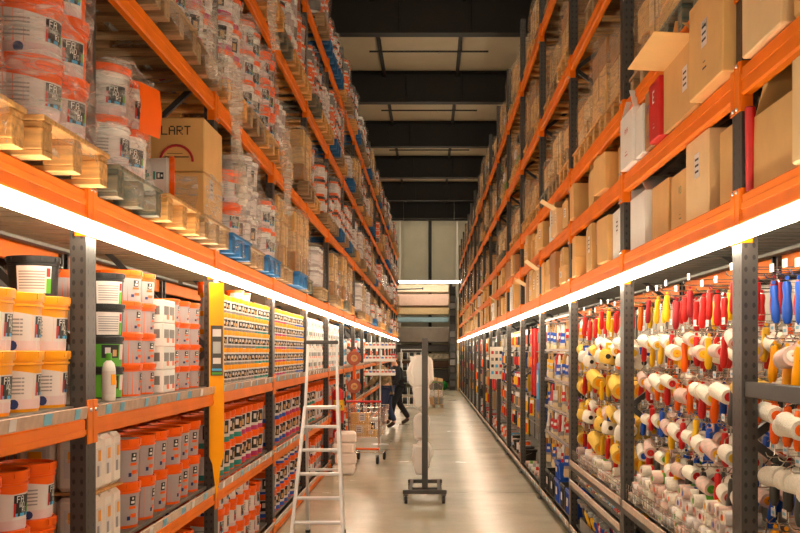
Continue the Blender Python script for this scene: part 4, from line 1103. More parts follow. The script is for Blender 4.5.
solo('tool_bar', MB().box((XF[1] + .025, yb - .72, 1.575), (.03, 1.28, .065), 'beam_dark', bev=.004), 'dark flat steel bar across the hanging tools of the nearest right bay', 'bar')
for i in range(0):
    m = MB().box((XF[1] + .30, yb - .55, 1.545 - i * .47), (.5, .8, .012), 'deck_steel').box((XF[1] + .05, yb - .55, 1.565 - i * .47), (.008, .8, .06), 'beam_dark' if i == 0 else 'label_white')
    #solo('tool_tray', m, '%s tray across the nearest right bay' % ('dark', 'white')[i], 'tray')
# ---------------------------------------------------------------- lower shelves: roller refills, packets, crates
def refill(fl, cap, L=.16, r=.032):
    M = Matrix.Rotation(PI / 2, 4, 'Y')
    a = MB().lathe([(r * .5, -L / 2 + .001), (r * .95, -L / 2), (r, -L / 2 + .008), (r, L / 2 - .008), (r * .95, L / 2), (r * .5, L / 2 - .001)], 12, fl, M)
    c = MB()
    for q in (-1, 1): c.lathe([(0, q * (L / 2 - .004)), (r * .52, q * (L / 2 - .002)), (r * .52, q * (L / 2 - .01))], 10, cap, M)
    w = MB().lathe([(r * 1.04, -L * .12), (r * 1.04, L * .12)], 12, cap, M)
    return Proto('roller_refill', 'roller refill', [('sleeve', a, []), ('core', c, []), ('paper_band', w, [])])
RF = {(f, c): refill(f, c) for f in ('fleece', 'fleece_stripe', 'label_white') for c in ('red', 'blue', 'orange', 'green', 'yellow', 'steel')}
RFK = sorted(RF)
def pile(b, z, y0, n, layers, rows, shelf, maxh):
    r = .0335
    for c in range(n):
        top = layers - (rt.random() < .4) - (rt.random() < .3)
        for l in range(top):
            for q in range(rows):
                if q and l < top - 1: continue
                k = rt.choice(RFK); x = XF[1] + .12 + q * .185 + rt.uniform(-.012, .012)
                y = y0 + c * 2.1 * r + (r if l % 2 else 0) * .0; zz = z + r + l * 2 * r
                if not seen(x, y, zz, .1, 5): continue
                put(RF[k], '%s roller refill with %s band, %s column, %s layer, %s, %s right bay' % ({'fleece': 'white', 'fleece_stripe': 'striped', 'label_white': 'smooth white'}[k[0]], k[1].replace('steel', 'silver'), (ORD + ['far'] * 60)[c], ('bottom', 'second', 'third', 'fourth', 'fifth')[l] + ('' if not q else ' inner'), shelf, ORD[b]), (x + rt.uniform(-.02, .03), y, zz), rt.uniform(-.2, .2), 'roller refills piled on the %s' % shelf, False)
ya, yb = bay_y(1, 1)
pile(1, .742, ya + .15, 36, 4, 1, 'lower shelf', .3)
pile(1, .142, ya + .9, 25, 3, 1, 'floor shelf', .3)
ya, yb = bay_y(1, 2)
pile(2, .742, ya + .15, 34, 2, 1, 'lower shelf', .3)
# wire baskets' front grids on those shelves
def grid(b, z, h, lname):
    ya, yb = bay_y(1, b); m = MB(); x = XF[1] + .012
    for i in range(4): m.tube([(x, ya + .09, z + .01 + i * h / 3), (x, yb - .09, z + .01 + i * h / 3)], .0022, 4, 'chrome')
    n = 34
    for i in range(n + 1):
        y = ya + .09 + (yb - ya - .18) * i / n
        m.tube([(x, y, z + .005), (x, y, z + h + .01)], .0016, 4, 'chrome')
    solo('wire_grid', m, 'chrome wire front grid of the %s, %s right bay' % (lname, ORD[b]), 'wire grid', group='wire grids')
grid(1, .742, .10, 'lower shelf'); grid(2, .742, .08, 'lower shelf'); grid(2, .562, .09, 'middle tray'); grid(1, .142, .10, 'floor shelf')
# flat packets under the third bay, tools in the floor tray
PK = {c: Proto('flat_packet', 'packet', [('pouch', MB().box((0, 0, .012), (.16, .10, .024), c, bev=.011).box((-.03, 0, .025), (.06, .07, .002), 'label_white'), [])]) for c in ('label_white', 'frosted', 'yellow', 'red', 'sky_blue')}
ya, yb = bay_y(1, 2)
for c in range(23):
    for l in range(2):
        k = rt.choice(['label_white', 'frosted', 'frosted', 'label_white', 'yellow', 'red', 'sky_blue'])
        put(PK[k], '%s flat packet, %s along, %s layer, middle tray of the third right bay' % ({'label_white': 'white', 'frosted': 'cream', 'sky_blue': 'light blue'}.get(k, k), (ORD + ['twenty-first', 'twenty-second', 'twenty-third'])[c], ORD[l]), (XF[1] + .12 + rt.uniform(-.01, .02), ya + .16 + c * .112, .562 + l * .026), rt.uniform(-.06, .06), 'flat packets in the middle tray', False)
def hand_tool(hc):
    return Proto('hand_tool', 'hand tool', [('handle', MB().lathe([(0, 0), (.014, .003), (.016, .03), (.012, .07), (.016, .13), (.010, .15), (0, .152)], 10, hc), []), ('shaft', MB().tube([(0, 0, .15), (0, 0, .19)], .004, 6, 'steel').box((0, 0, .20), (.05, .012, .03), 'steel', bev=.003), [])])
HT = {c: hand_tool(c) for c in ('yellow', 'blue', 'red', 'dark_grey', 'white')}
for g, (y0, n, cs) in enumerate(((ya + .80, 14, ['blue', 'white', 'blue', 'red']), (ya + 1.62, 12, ['yellow', 'yellow', 'dark_grey']))):
    for c in range(n):
        for r in range(3):
            k = cs[(c + r * 2) % len(cs)]
            x = XF[1] + .10 + r * .10; y = y0 + c * .052; z = .165
            o = put(HT[k], '%s-handled hand tool, %s along, %s row, %s group in the floor tray' % (k.replace('_', ' '), ORD[c], ORD[r], ('near', 'far')[g]), (x, y, z), 0, 'hand tools standing in the floor tray', False, tilt=(rt.uniform(-.12, .12), -.25 + rt.uniform(-.1, .1)), sc=(1.35,) * 3)
m = MB(); 
for x in (XF[1] + .03, XF[1] + .42): m.box((x, ya + 1.52, .205), (.006, 1.56, .12), 'grey')
for y in (ya + .74, ya + 1.56, ya + 2.30): m.box((XF[1] + .225, y, .205), (.384, .006, .12), 'grey')
solo('tool_tray', m, 'low grey divided tray holding yellow and blue hand tools', 'tray')
# plastic crates under the brushes
def crate(c, w=.36, d=.5, h=.26):
    b = MB(); t = .012
    def wall(px, py, qx, qy):
        b.add([(px, py, 0), (qx, qy, 0), (qx * 1.07, qy * 1.07, h), (px * 1.07, py * 1.07, h)], [(0, 1, 2, 3)], c)
    a, e = d / 2 * .92, w / 2 * .92
    pr = [(0, .0), (1, .004), (1.0, .02), (1.06, h - .03), (1.09, h - .03), (1.09, h), (1.03, h), (.97, .02), (0, .012)]
    rect = [(-a, -e), (a, -e), (a, e), (-a, e)]
    vs = []; 
    for k, z in pr: vs += [(x * k, y * k, z) for x, y in rect]
    fs = [(j * 4 + i, j * 4 + (i + 1) % 4, (j + 1) * 4 + (i + 1) % 4, (j + 1) * 4 + i) for j in range(len(pr) - 1) for i in range(4)]
    b.add(vs, fs, c)
    rib = MB()
    for i in range(4): rib.box((-a * 1.055, (-.6 + .4 * i) * e, h * .5), (.012, .014, h * .8), c)
    lab = MB().box((-a * 1.10, 0, h * .55), (.002, w * .3, h * .3), 'label_white')
    return Proto('plastic_crate', 'crate', [('tub', b, []), ('rib', rib, []), ('label', lab, [])])
ya, yb = bay_y(1, 3)
CR = [('black', .40), ('black', .36), ('blue', .40), ('dark_grey', .36), ('blue', .36)]
for i, (c, w) in enumerate(CR[::-1]):
    put(crate(c, w), '%s plastic crate, %s from the third right post, under the brushes' % ({'dark_grey': 'grey'}.get(c, c), ORD[i]), (XF[1] + .27, ya + .33 + i * .46, .145), 0, 'plastic crates under the brushes')
    for l in range(1):
        if c == 'blue' and i == 2: put(crate('blue', .4, .5, .18), 'lower blue crate nested on top of the blue crate under the brushes', (XF[1] + .27, ya + .33 + i * .46, .145 + .265), 0, 'plastic crates under the brushes')
# farther right bays: tools hanging and standing, a few pixels each
def blister(c, c2):
    return Proto('tool_pack', 'tool pack', [('card', MB().box((0, 0, -.12), (.004, .11, .24), c, bev=.001).box((-.003, 0, -.05), (.002, .08, .05), 'white'), []), ('tool', MB().box((-.018, 0, -.14), (.03, .06, .14), c2, bev=.012), [])])
def longt(c):
    return Proto('long_tool', 'long tool', [('bar', MB().box((0, 0, -.45), (.03, .06, .9), c, bev=.006), []), ('end_cap', MB().box((0, 0, -.91), (.036, .066, .03), 'black', bev=.004).box((0, 0, .005), (.036, .066, .03), 'black', bev=.004), []), ('vial', MB().box((-.017, 0, -.45), (.003, .04, .08), 'yellow'), [])])
BL = {(c, d): blister(c, d) for c in ('label_white', 'red', 'yellow', 'blue', 'black', 'cardboard_light') for d in ('black', 'red', 'grey', 'yellow', 'handle_wood', 'orange')}
BK = sorted(BL); LT = {c: longt(c) for c in ('red', 'yellow', 'steel')}
CWD = {'label_white': 'white', 'cardboard_light': 'tan', 'handle_wood': 'tan'}
for b in range(4, NB + 1):
    ya, yb = bay_y(1, b)
    nc, zs = (7, [2.0, 1.68, 1.36, 1.04, .72]) if b < 7 else (4, [2.0, 1.6, 1.2, .8]) if b < 11 else (2, [2.0, 1.4, .8])
    for c in range(nc):
        y = ya + .25 + c * 2.35 / (nc - 1)
        if b == 4 and c in (3, 4):
            for r in range(3): put(LT['red'], 'long red bar tool, %s of the %s three in the fifth right bay' % (ORD[r], ('nearer', 'farther')[c - 3]), (XF[1] + .08 + r * .06, y, 2.05), rt.uniform(-.1, .1), 'long red tools', True)
            continue
        for ri, z in enumerate(zs):
            k = rt.choice(BK); sc = 1.0 if b < 7 else 1.5
            if rt.random() < .12: continue
            put(BL[k], '%s tool on a %s card, %s row, %s column, %s right bay' % (CWD.get(k[1], k[1]), CWD.get(k[0], k[0]), ORD[ri], ORD[c], ORD[b]), (XF[1] + .105 + rt.uniform(0, .01), y, z + .05), rt.uniform(-.5, .5), 'tool packs in the far right bays', b < 6, sc=(sc, sc, sc))
    if b < 10:
        for c in range(6):
            k = rt.choice(['label_white', 'frosted', 'yellow', 'red', 'sky_blue'])
            if b == 4: 
                put(RF[rt.choice(RFK)], 'roller refill lying on the floor shelf, %s along, fifth right bay' % ORD[c], (XF[1] + .12, ya + .3 + c * .42, .142 + .0335), 0, 'loose refills', False)
            else:
                put(P_BLACK if rt.random() < .3 else P_TIN[rt.choice(['sky_blue', 'white', 'red', 'orange', 'black'])], 'container on the floor shelf, %s along, %s right bay' % (ORD[c], ORD[b]), (XF[1] + .16, ya + .25 + c * .45, .142), rt.uniform(0, 6), 'containers on the right floor shelf', False)
ya, yb = bay_y(1, 4)
sb = MB().box((0, 0, .30), (.22, .34, .60), 'blue', bev=.015)
root = put(Proto('blue_case', 'tool case', [('shell', sb, []), ('panel', MB().box((-.112, 0, .33), (.004, .26, .36), 'sky_blue', bev=.001).box((-.115, 0, .4), (.002, .14, .1), 'white'), []), ('handle', MB().tube([(0, -.07, .60), (0, -.06, .635), (0, .06, .635), (0, .07, .60)], .009, 8, 'black'), [])]), 'tall blue tool case beside the long red tools', (XF[1] + .13, ya + .45, 1.0), 0)
solo('case_shelf', MB().box((XF[1] + .30, ya + .45, .985), (.56, .5, .02), 'deck_steel', bev=.004), 'small steel shelf under the tall blue tool case', 'shelf')
# paper sign hanging at the far right posts
sg = MB().box((0, 0, 0), (.26, .006, .62), 'paper', bev=.002)
for i in range(4):
    for j in range(3): sg.box((-.08 + j * .08, -.0045, .2 - i * .13), (.05, .002, .06), ('red', 'grey', 'ink', 'sky_blue')[(i + j) % 4])
solo('product_poster', sg, 'white printed poster of small product pictures hung on a far right post', 'poster', (XF[1] - .01, bay_y(1, 6)[1] - .076, 1.52))
# ---------------------------------------------------------------- orange banner and fixtures on the left posts
b = MB()
x0 = XF[-1] + .035
# pointed hanging banner in front of the third left post
yb_ = bay_y(-1, 1)[1]
vs = [(-.085, 0, .0), (.085, 0, .0), (.085, 0, -1.0), (0, 0, -1.42), (-.085, 0, -1.0)]
B2 = MB()
for z0, z1_, lf in ((2.20, 1.02, 1),):
    f = [(-.052, -.004, z0), (.052, -.004, z0), (.052, -.004, z1_), (.03, -.004, z1_ - .05), (0, -.004, z1_ - .28), (-.03, -.004, z1_ - .05), (-.052, -.004, z1_)]
    n = len(f); B2.add(f + [(x, .004, z) for x, y, z in f], [tuple(range(n))[::-1], tuple(range(n, 2 * n))] + [(i, (i + 1) % n, (i + 1) % n + n, i + n) for i in range(n)], 'amber')
pn = MB().box((0, -.006, 1.74), (.085, .003, .34), 'dark_grey')
for z, c, w, h in ((1.86, 'label_white', .06, .05), (1.76, 'steel', .055, .08), (1.67, 'label_white', .055, .04), (1.61, 'sky_blue', .07, .015), (1.585, 'green', .07, .015)):
    pn.box((0, -.008, z), (w, .002, h), c)
root = bpy.data.objects.new('hanging_banner', None); COL.objects.link(root); root.location = (XF[-1] + .02, yb_ - .085, 0); root.rotation_euler.z = math.radians(30)
props(root, 'tall orange banner with dark picture panel hanging before the third left post', 'banner')
solo('cloth', B2, None, None, parent=root); solo('picture_panel', pn, None, None, parent=root)
root['label'] = 'tall orange banner with dark picture panel hanging before the second left post'

# ---------------------------------------------------------------- step ladder
def ladder():
    yF, yT = 9.85, 9.30 + .75      # foot and top of the front legs (leaning away from the viewer)
    P = lambda t, sgn: (-1.0 + sgn * (.235 - .085 * t), 9.75 + .42 * t, 1.22 * t)
    root = bpy.data.objects.new('step_ladder', None); COL.objects.link(root); root.location = (0, 0, 0)
    props(root, 'white aluminium step ladder with guard rail standing beside the left rack', 'ladder')
    for q in (-1, 1):
        a, c = P(0, q), P(1, q)
        solo('front_rail', MB().bar(a, c, .028, .06, 'alu'), None, None, parent=root)
        solo('rear_rail', MB().bar((-1.0 + q * .17, 10.6, 0), (c[0], c[1] + .12, 1.20), .025, .04, 'alu'), None, None, parent=root)
        solo('foot', MB().box((a[0], a[1], .015), (.05, .08, .03), 'rubber', bev=.006).box((-1.0 + q * .17, 10.6, .015), (.045, .06, .03), 'rubber', bev=.006), None, None, parent=root)
        solo('guard_upright', MB().bar((c[0], c[1] + .02, 1.2), (c[0] + q * -.02, c[1] + .10, 1.88), .024, .03, 'alu'), None, None, parent=root)
    for i in range(1, 6):
        t = i * .225 / 1.22 * .93
        a, c = P(t, -1), P(t, 1)
        solo('tread', MB().box((-1.0, a[1] + .02, a[2]), (c[0] - a[0] - .02, .085, .024), 'alu', bev=.004), None, None, parent=root)
    c = P(1, 1)
    solo('platform', MB().box((-1.0, c[1] + .13, 1.215), (.31, .26, .025), 'alu', bev=.004), None, None, parent=root)
    solo('top_bar', MB().box((-1.0, c[1] + .085, 1.82), (.30, .05, .035), 'dark_grey', bev=.008), None, None, parent=root)
    solo('rear_strut', MB().bar((-1.16, 10.58, .10), (-.84, 10.58, .10), .02, .03, 'alu').bar((-1.15, 10.44, .62), (-.85, 10.44, .62), .02, .03, 'alu'), None, None, parent=root)
ladder()
# ---------------------------------------------------------------- rolling display stand in the middle of the aisle
def caster(x, y, r=.045):
    m = MB().lathe([(0, -.018), (r * .9, -.018), (r, -.01), (r, .01), (r * .9, .018), (0, .018)], 16, 'rubber', Matrix.Translation((x, y, r)) @ Matrix.Rotation(PI / 2, 4, 'Y'))
    for q in (-.024, .024): m.box((x + q, y + .005, r + .02), (.004, .03, .07), 'dark_grey')
    return m.box((x, y, 2 * r + .012), (.055, .06, .012), 'dark_grey')
root = bpy.data.objects.new('display_stand', None); COL.objects.link(root); root.location = (-.06, 12.6, 0)
props(root, 'dark wheeled display stand with one tall post in the middle of the aisle', 'display stand')
solo('post', MB().box((0, .25, 1.0), (.07, .05, 1.78), 'dark_grey', bev=.006), None, None, parent=root)
for y, w in ((0, .50), (.25, .36), (1.05, .42)): solo('cross_bar', MB().box((0, y, .135), (w, .05, .045), 'dark_grey', bev=.005), None, None, parent=root)
for q in (-1, 1):
    solo('side_bar', MB().box((q * .165, .53, .135), (.04, 1.05, .044), 'dark_grey', bev=.005), None, None, parent=root)
    for y in (.0, 1.05): solo('caster', caster(q * (.215 if y == 0 else .18), y), None, None, parent=root)
for i, z in enumerate((.52, .86, 1.20, 1.56)):
    solo('hook_arm', MB().tube([(0, .275, z + .16), (0, .82, z + .16), (0, .84, z + .19)], .008, 8, 'steel'), None, None, parent=root)
# white tray bundles hanging on the arms of the stand
rs = rnd(9)
def tray_bundle(seed, h, w):
    r = rnd(seed); m = MB()
    for k in range(9):
        y = .04 + k * .05; n = 14; vs = []
        sx = w * r.uniform(.75, 1.1); sh = h * r.uniform(.85, 1.05); ox = r.uniform(-.035, .035)
        pr = []
        for i in range(n):
            a = 2 * PI * i / n
            pr.append((ox + sx / 2 * math.copysign(abs(math.cos(a)) ** .6, math.cos(a)) * (1 + r.uniform(-.24, .16)), -sh / 2 + sh / 2 * math.copysign(abs(math.sin(a)) ** .6, math.sin(a)) * (1 + r.uniform(-.12, .06))))
        for t, sc in ((0, .86), (.012, 1.0), (.03, 1.0), (.038, .9)): vs += [(x * sc, y + t + .01 * math.sin(z * 40 + x * 30), -sh / 2 + (z + sh / 2) * sc) for x, z in pr]
        fs = [(j * n + i, j * n + (i + 1) % n, (j + 1) * n + (i + 1) % n, (j + 1) * n + i) for j in range(3) for i in range(n)] + [tuple(range(n)), tuple(range(3 * n, 4 * n))[::-1]]
        m.add(vs, fs, 'frosted' if k % 2 else 'white')
    return m
for i, (z, h, w, ox) in enumerate(((.67, .36, .19, -.03), (1.01, .32, .13, -.04), (1.35, .32, .15, -.05), (1.71, .40, .24, -.04))):
    solo('tray_bundle', tray_bundle(40 + i, h, w), 'bundle of white plastic trays hanging on the wheeled stand, %s from the floor' % ORD[i], 'tray bundle', (-.06 + ox, 12.9, z - .01), 0, 'tray bundles on the stand')

# ---------------------------------------------------------------- shopping trolley with goods
def trolley():
    root = bpy.data.objects.new('shopping_trolley', None); COL.objects.link(root); root.location = (-1.02, 17.0, 0); root.rotation_euler.z = -.10
    props(root, 'wire shopping trolley with red handle parked in front of the walking people', 'trolley')
    bk = MB(); w0, w1, z0, z1, y0, y1 = .21, .27, .42, .88, .0, .85
    for i in range(7):
        t = i / 6; z = z0 + (z1 - z0) * t; w = w0 + (w1 - w0) * t; ya, yb = y0 - .03 * t, y1 + .06 * t
        bk.tube([(-w, ya, z), (w, ya, z), (w, yb, z), (-w, yb, z), (-w, ya, z)], .0045 if i in (0, 6) else .003, 5, 'chrome')
    for i in range(13):
        x = -1 + 2 * i / 12
        for y, yt in ((y0, y0 - .03), (y1, y1 + .06)): bk.tube([(x * w0, y, z0), (x * w1, yt, z1)], .0028, 4, 'chrome')
        bk.tube([(x * w0, y0, z0), (x * w0, y1, z0)], .0028, 4, 'chrome')
    for i in range(16):
        t = i / 15
        for q in (-1, 1): bk.tube([(q * w0, y0 + (y1 - y0) * t, z0), (q * w1, y0 - .03 + (y1 - y0 + .09) * t, z1)], .0028, 4, 'chrome')
    solo('basket', bk, None, None, parent=root)
    ch = MB()
    for q in (-1, 1): ch.tube([(q * .24, -.02, .95), (q * .23, .0, .42), (q * .23, .02, .16), (q * .22, .80, .13)], .011, 8, 'chrome')
    ch.tube([(-.22, .42, .145), (.22, .42, .145)], .009, 8, 'chrome')
    solo('chassis', ch, None, None, parent=root)
    solo('lower_bar', MB().tube([(-.24, -.01, .24), (.24, -.01, .24)], .016, 10, 'orange'), None, None, parent=root)
    solo('handle', MB().tube([(-.28, -.05, .97), (.28, -.05, .97)], .017, 10, 'red'), None, None, parent=root)
    for q in (-1, 1):
        for y in (.03, .78): solo('wheel', caster(q * .21, y, .06), None, None, parent=root)
    return root
trolley()
M_ = Matrix.Translation((-1.02, 17.0, 0)) @ Matrix.Rotation(-.10, 4, 'Z')
def in_trolley(p, label, x, y, z, rz=0., sc=None):
    v = M_ @ Vector((x, y, z)); put(p, label, v, rz - .10, None, sc=sc)
in_trolley(carton(.30, .22, .18, 'cardboard_light', seed=81), 'light brown carton low in the trolley basket', -.08, .18, .426, PI / 2)
in_trolley(carton(.28, .20, .18, 'cardboard', seed=82), 'brown carton stacked on the light carton in the trolley', -.08, .18, .61, PI / 2)
in_trolley(P_GPAIL, 'grey-white pail standing at the far end of the trolley', .06, .50, .426, 0, (.8, .8, 1.1))
in_trolley(carton(.16, .22, .10, 'cardboard', seed=83), 'small carton at the side of the trolley basket', .105, .14, .426, PI / 2)
# white sacks on the floor by the left rack
for i in range(4):
    m = MB().box((0, 0, .075), (.30, .40, .148), 'frosted', bev=.025)
    m.box((.135, 0, .075), (.04, .36, .05), 'white', bev=.015)
    solo('white_sack', m, 'white sack on the floor before the left rack, %s of the pile' % ('lowest', 'second', 'third', 'topmost')[i], 'sack', (-1.22 + .02 * (i % 2), 15.7, .0 + i * .15), .1 * (i % 2), 'pile of white sacks')
# fire extinguisher fixed to a post of the left rack
for i, (y, z, h) in enumerate(((16.5, .68, .56), (16.5, .20, .42))):
    b = MB().lathe([(0, 0), (.075, 0), (.083, .02), (.083, h * .78), (.07, h * .86), (.03, h * .9), (.03, h * .93)], 20, 'red')
    v = MB().lathe([(.022, h * .93), (.022, h * .98), (0, h * .98)], 10, 'black').box((.02, 0, h * .99), (.11, .02, .02), 'black', bev=.004).tube([(.03, 0, h * .96), (.10, 0, h * .9), (.105, 0, h * .45)], .01, 8, 'black')
    l = MB().lathe([(.0838, h * .32), (.0838, h * .60)], 12, 'yellow' if i == 0 else 'label_white', None, -PI * .8, PI * .1)
    if i == 0: l.text('6', lambda u, vv: (.0848 * math.sin(-.45 + u / .084) , -.0848 * math.cos(-.45 + u / .084), vv), -.05, h * .38, .10, 'ink').text('6', lambda u, vv: (.0848 * math.sin(-.45 + u / .084) , -.0848 * math.cos(-.45 + u / .084), vv), .03, h * .38, .10, 'ink')
    p = Proto('fire_extinguisher', 'fire extinguisher', [('cylinder', b, []), ('valve', v, []), ('label', l, [])])
    put(p, ('red fire extinguisher with yellow label hung in front of the left rack', 'lower red extinguisher under the yellow-labelled one')[i], (XF[-1] + .10, y, z), 0)
solo('extinguisher_bracket', MB().box((XF[-1] + .012, 16.5, .90), (.012, .12, .62), 'crimson', bev=.003).box((XF[-1] + .09, 16.5, .671), (.18, .16, .012), 'crimson').box((XF[-1] + .008, 16.5, .9), (.012, .9, .03), 'dark_grey'), 'red back board and shelf of the upper extinguisher', 'bracket')
solo('extinguisher_stand', MB().box((XF[-1] + .10, 16.5, .099), (.20, .20, .197), 'dark_grey', bev=.01), 'dark floor block under the lower extinguisher', 'stand')
# abrasive discs hanging from orange strips on the left rack
for i, z in enumerate((1.62, 1.12)):
    d = MB().lathe([(.055, -.03), (.122, -.03), (.128, -.02), (.128, .02), (.122, .03), (.055, .03), (.055, -.03)], 26, 'brick_disc', Matrix.Rotation(PI / 2, 4, 'X'))
    k = Proto('ring_coil', 'coil', [('coil', d, []), ('core', MB().lathe([(.028, -.032), (.062, -.032), (.062, .032), (.028, .032), (.028, -.032)], 18, 'handle_wood', Matrix.Rotation(PI / 2, 4, 'X')), [])])
    put(k, 'reddish round coil hanging on an orange strip, %s one' % ('upper', 'lower')[i], (XF[-1] + .12, 19.6, z), .25)
solo('orange_strip', MB().box((XF[-1] + .12, 19.66, 1.22), (.05, .008, 1.2), 'orange').box((XF[-1] + .07, 19.66, 1.8), (.16, .03, .03), 'dark_grey').tube([(XF[-1] + .12, 19.66, 1.62), (XF[-1] + .12, 19.55, 1.62)], .012, 8, 'steel').tube([(XF[-1] + .12, 19.66, 1.12), (XF[-1] + .12, 19.55, 1.12)], .012, 8, 'steel'), 'orange merchandising strip carrying two reddish coils', 'display strip')
# tiered promotion stand in front of the people
root = bpy.data.objects.new('tiered_stand', None); COL.objects.link(root); root.location = (-.93, 20.6, 0)
props(root, 'white pole stand with three trays of packets before the walking people', 'display stand')
solo('pole', MB().tube([(0, 0, .02), (0, 0, 2.02)], .018, 10, 'alu'), None, None, parent=root)
solo('foot_plate', MB().lathe([(0, 0), (.16, 0), (.16, .012), (.03, .025), (0, .025)], 24, 'alu'), None, None, parent=root)
for i, z in enumerate((1.30, 1.56, 1.80)):
    t = MB().box((0, 0, z), (.56, .30, .012), 'white')
    for q in (-1, 1): t.box((0, q * .15, z + .025), (.56, .006, .05), 'white').box((q * .28, 0, z + .025), (.006, .30, .05), 'white')
    solo('tray', t, None, None, parent=root)
    for c in range(8):
        pk = MB().box((0, 0, .05), (.055, .09, .10), rs.choice(['white', 'label_white', 'white', 'frosted']), bev=.006).box((0, -.046, .05), (.045, .002, .04), rs.choice(['red', 'blue', 'orange', 'red']))
        solo('small_packet', pk, 'small white packet with coloured print, %s on the %s tray of the pole stand' % (ORD[c], ('lowest', 'middle', 'top')[i]), 'packet', (-.93 - .24 + c * .068 + (.0 if c < 4 else .02), 20.6 - .08, z + .0065), 0, 'packets on the pole stand')

# ---------------------------------------------------------------- people
def skinned(name, joints, edges, m, parent, sub=2, root=0):
    names = list(joints); me = bpy.data.meshes.new(name)
    me.from_pydata([joints[k][0] for k in names], [(names.index(a), names.index(b)) for a, b in edges], [])
    o = bpy.data.objects.new(name, me); COL.objects.link(o)
    sk = o.modifiers.new('s', 'SKIN'); sk.use_smooth_shade = True
    for i, k in enumerate(names):
        r = joints[k][1]; me.skin_vertices[0].data[i].radius = r if isinstance(r, tuple) else (r, r)
        me.skin_vertices[0].data[i].use_root = i == root
    sb = o.modifiers.new('u', 'SUBSURF'); sb.levels = sb.render_levels = sub
    dg = bpy.context.evaluated_depsgraph_get()
    new = bpy.data.meshes.new_from_object(o.evaluated_get(dg)); o.modifiers.clear(); o.data = new; bpy.data.meshes.remove(me)
    new.materials.clear(); new.materials.append(MAT[m])
    for p in new.polygons: p.use_smooth = True
    o.parent = parent
    return o
def person(loc, rz, label, jacket, trousers, lean, step, armL, armR, hat=None, scale=1.0):
    """faces +x locally; step: half stride; lean: forward lean at the shoulders"""
    root = bpy.data.objects.new('person', None); COL.objects.link(root); root.location = loc; root.rotation_euler.z = rz; root.scale = (scale,) * 3
    props(root, label, 'person')
    J = {}
    def j(k, x, y, z, r): J[k] = (Vector((x, y, z)), r)
    L1, L2 = lean * .45, lean
    j('pelvis', 0, 0, .95, .125); j('waist', L1 * .5, 0, 1.10, (.12, .14)); j('chest', L1, 0, 1.28, (.125, .165)); j('collar', L2 * .9, 0, 1.45, .075)
    j('neck', L2, 0, 1.51, .052); j('skull', L2 + .035, 0, 1.61, (.082, .072)); j('crown', L2 + .035, 0, 1.70, .06); j('nose', L2 + .125, 0, 1.60, .018)
    for q, n, arm in ((1, 'l', armL), (-1, 'r', armR)):
        j('ear' + n, L2 + .02, q * .078, 1.61, .016)
        j('shoulder' + n, L2 * .85, q * .17, 1.43, .062)
        el, wr = arm
        j('elbow' + n, L2 * .85 + el[0], q * (.22 + el[1]), 1.43 + el[2], .042); j('wrist' + n, L2 * .85 + wr[0], q * (.22 + wr[1]), 1.43 + wr[2], .030)
        w = J['wrist' + n][0]; d = (w - J['elbow' + n][0]).normalized(); s2 = Vector((0, -q, 0))
        j('palm' + n, *(w + d * .07), (.026, .04))
        for f in range(4):
            o = Vector((-.03 + f * .02, 0, 0)); ln = (.060, .072, .068, .052)[f]
            j('fa%s%d' % (n, f), *(w + d * .11 + o), .010); j('fb%s%d' % (n, f), *(w + d * (.11 + ln) + o + s2 * .015), .008)
        j('ta' + n, *(w + d * .05 + Vector((.04, 0, 0))), .011); j('tb' + n, *(w + d * .09 + Vector((.055, 0, 0))), .009)
        sx = step * q
        j('hip' + n, 0, q * .095, .90, .095); j('knee' + n, sx * .45 + .05, q * .10, .50, .062)
        ax = sx - (.06 if sx < 0 else 0); az = .09 + (.05 if sx < 0 else 0)
        j('ankle' + n, ax, q * .10, az, .042); j('ball' + n, ax + .13, q * .105, .042, .036); j('toe' + n, ax + .20, q * .105, .036, .028)
    E = [('pelvis', 'waist'), ('waist', 'chest'), ('chest', 'collar'), ('collar', 'neck'), ('neck', 'skull'), ('skull', 'crown'), ('skull', 'nose')]
    for n in 'lr':
        E += [('skull', 'ear' + n), ('collar', 'shoulder' + n), ('shoulder' + n, 'elbow' + n), ('elbow' + n, 'wrist' + n), ('wrist' + n, 'palm' + n), ('palm' + n, 'ta' + n), ('ta' + n, 'tb' + n)]
        for f in range(4): E += [('palm' + n, 'fa%s%d' % (n, f)), ('fa%s%d' % (n, f), 'fb%s%d' % (n, f))]
        E += [('pelvis', 'hip' + n), ('hip' + n, 'knee' + n), ('knee' + n, 'ankle' + n), ('ankle' + n, 'ball' + n), ('ball' + n, 'toe' + n)]
    skinned('body', J, E, 'skin', root)
    g = lambda k, a: (J[k][0], tuple(v + a for v in J[k][1]) if isinstance(J[k][1], tuple) else J[k][1] + a)
    J['hem'] = (Vector((-.02, 0, .78)), (.125, .15))
    Jk = {k: g(k, .03) for k in ['pelvis', 'waist', 'chest', 'collar', 'hem'] + [a + n for a in ('shoulder', 'elbow', 'wrist') for n in 'lr']}
    skinned('jacket', Jk, [('pelvis', 'hem'), ('pelvis', 'waist'), ('waist', 'chest'), ('chest', 'collar')] + [e for n in 'lr' for e in (('collar', 'shoulder' + n), ('shoulder' + n, 'elbow' + n), ('elbow' + n, 'wrist' + n))], jacket, root)
    Tr = {k: g(k, .022) for k in ['pelvis'] + [a + n for a in ('hip', 'knee', 'ankle') for n in 'lr']}
    skinned('trousers', Tr, [e for n in 'lr' for e in (('pelvis', 'hip' + n), ('hip' + n, 'knee' + n), ('knee' + n, 'ankle' + n))], trousers, root)
    for n in 'lr':
        sh = {k + n: g(k + n, .014) for k in ('ankle', 'ball', 'toe')}
        skinned('shoe', sh, [('ankle' + n, 'ball' + n), ('ball' + n, 'toe' + n)], 'boot', root)
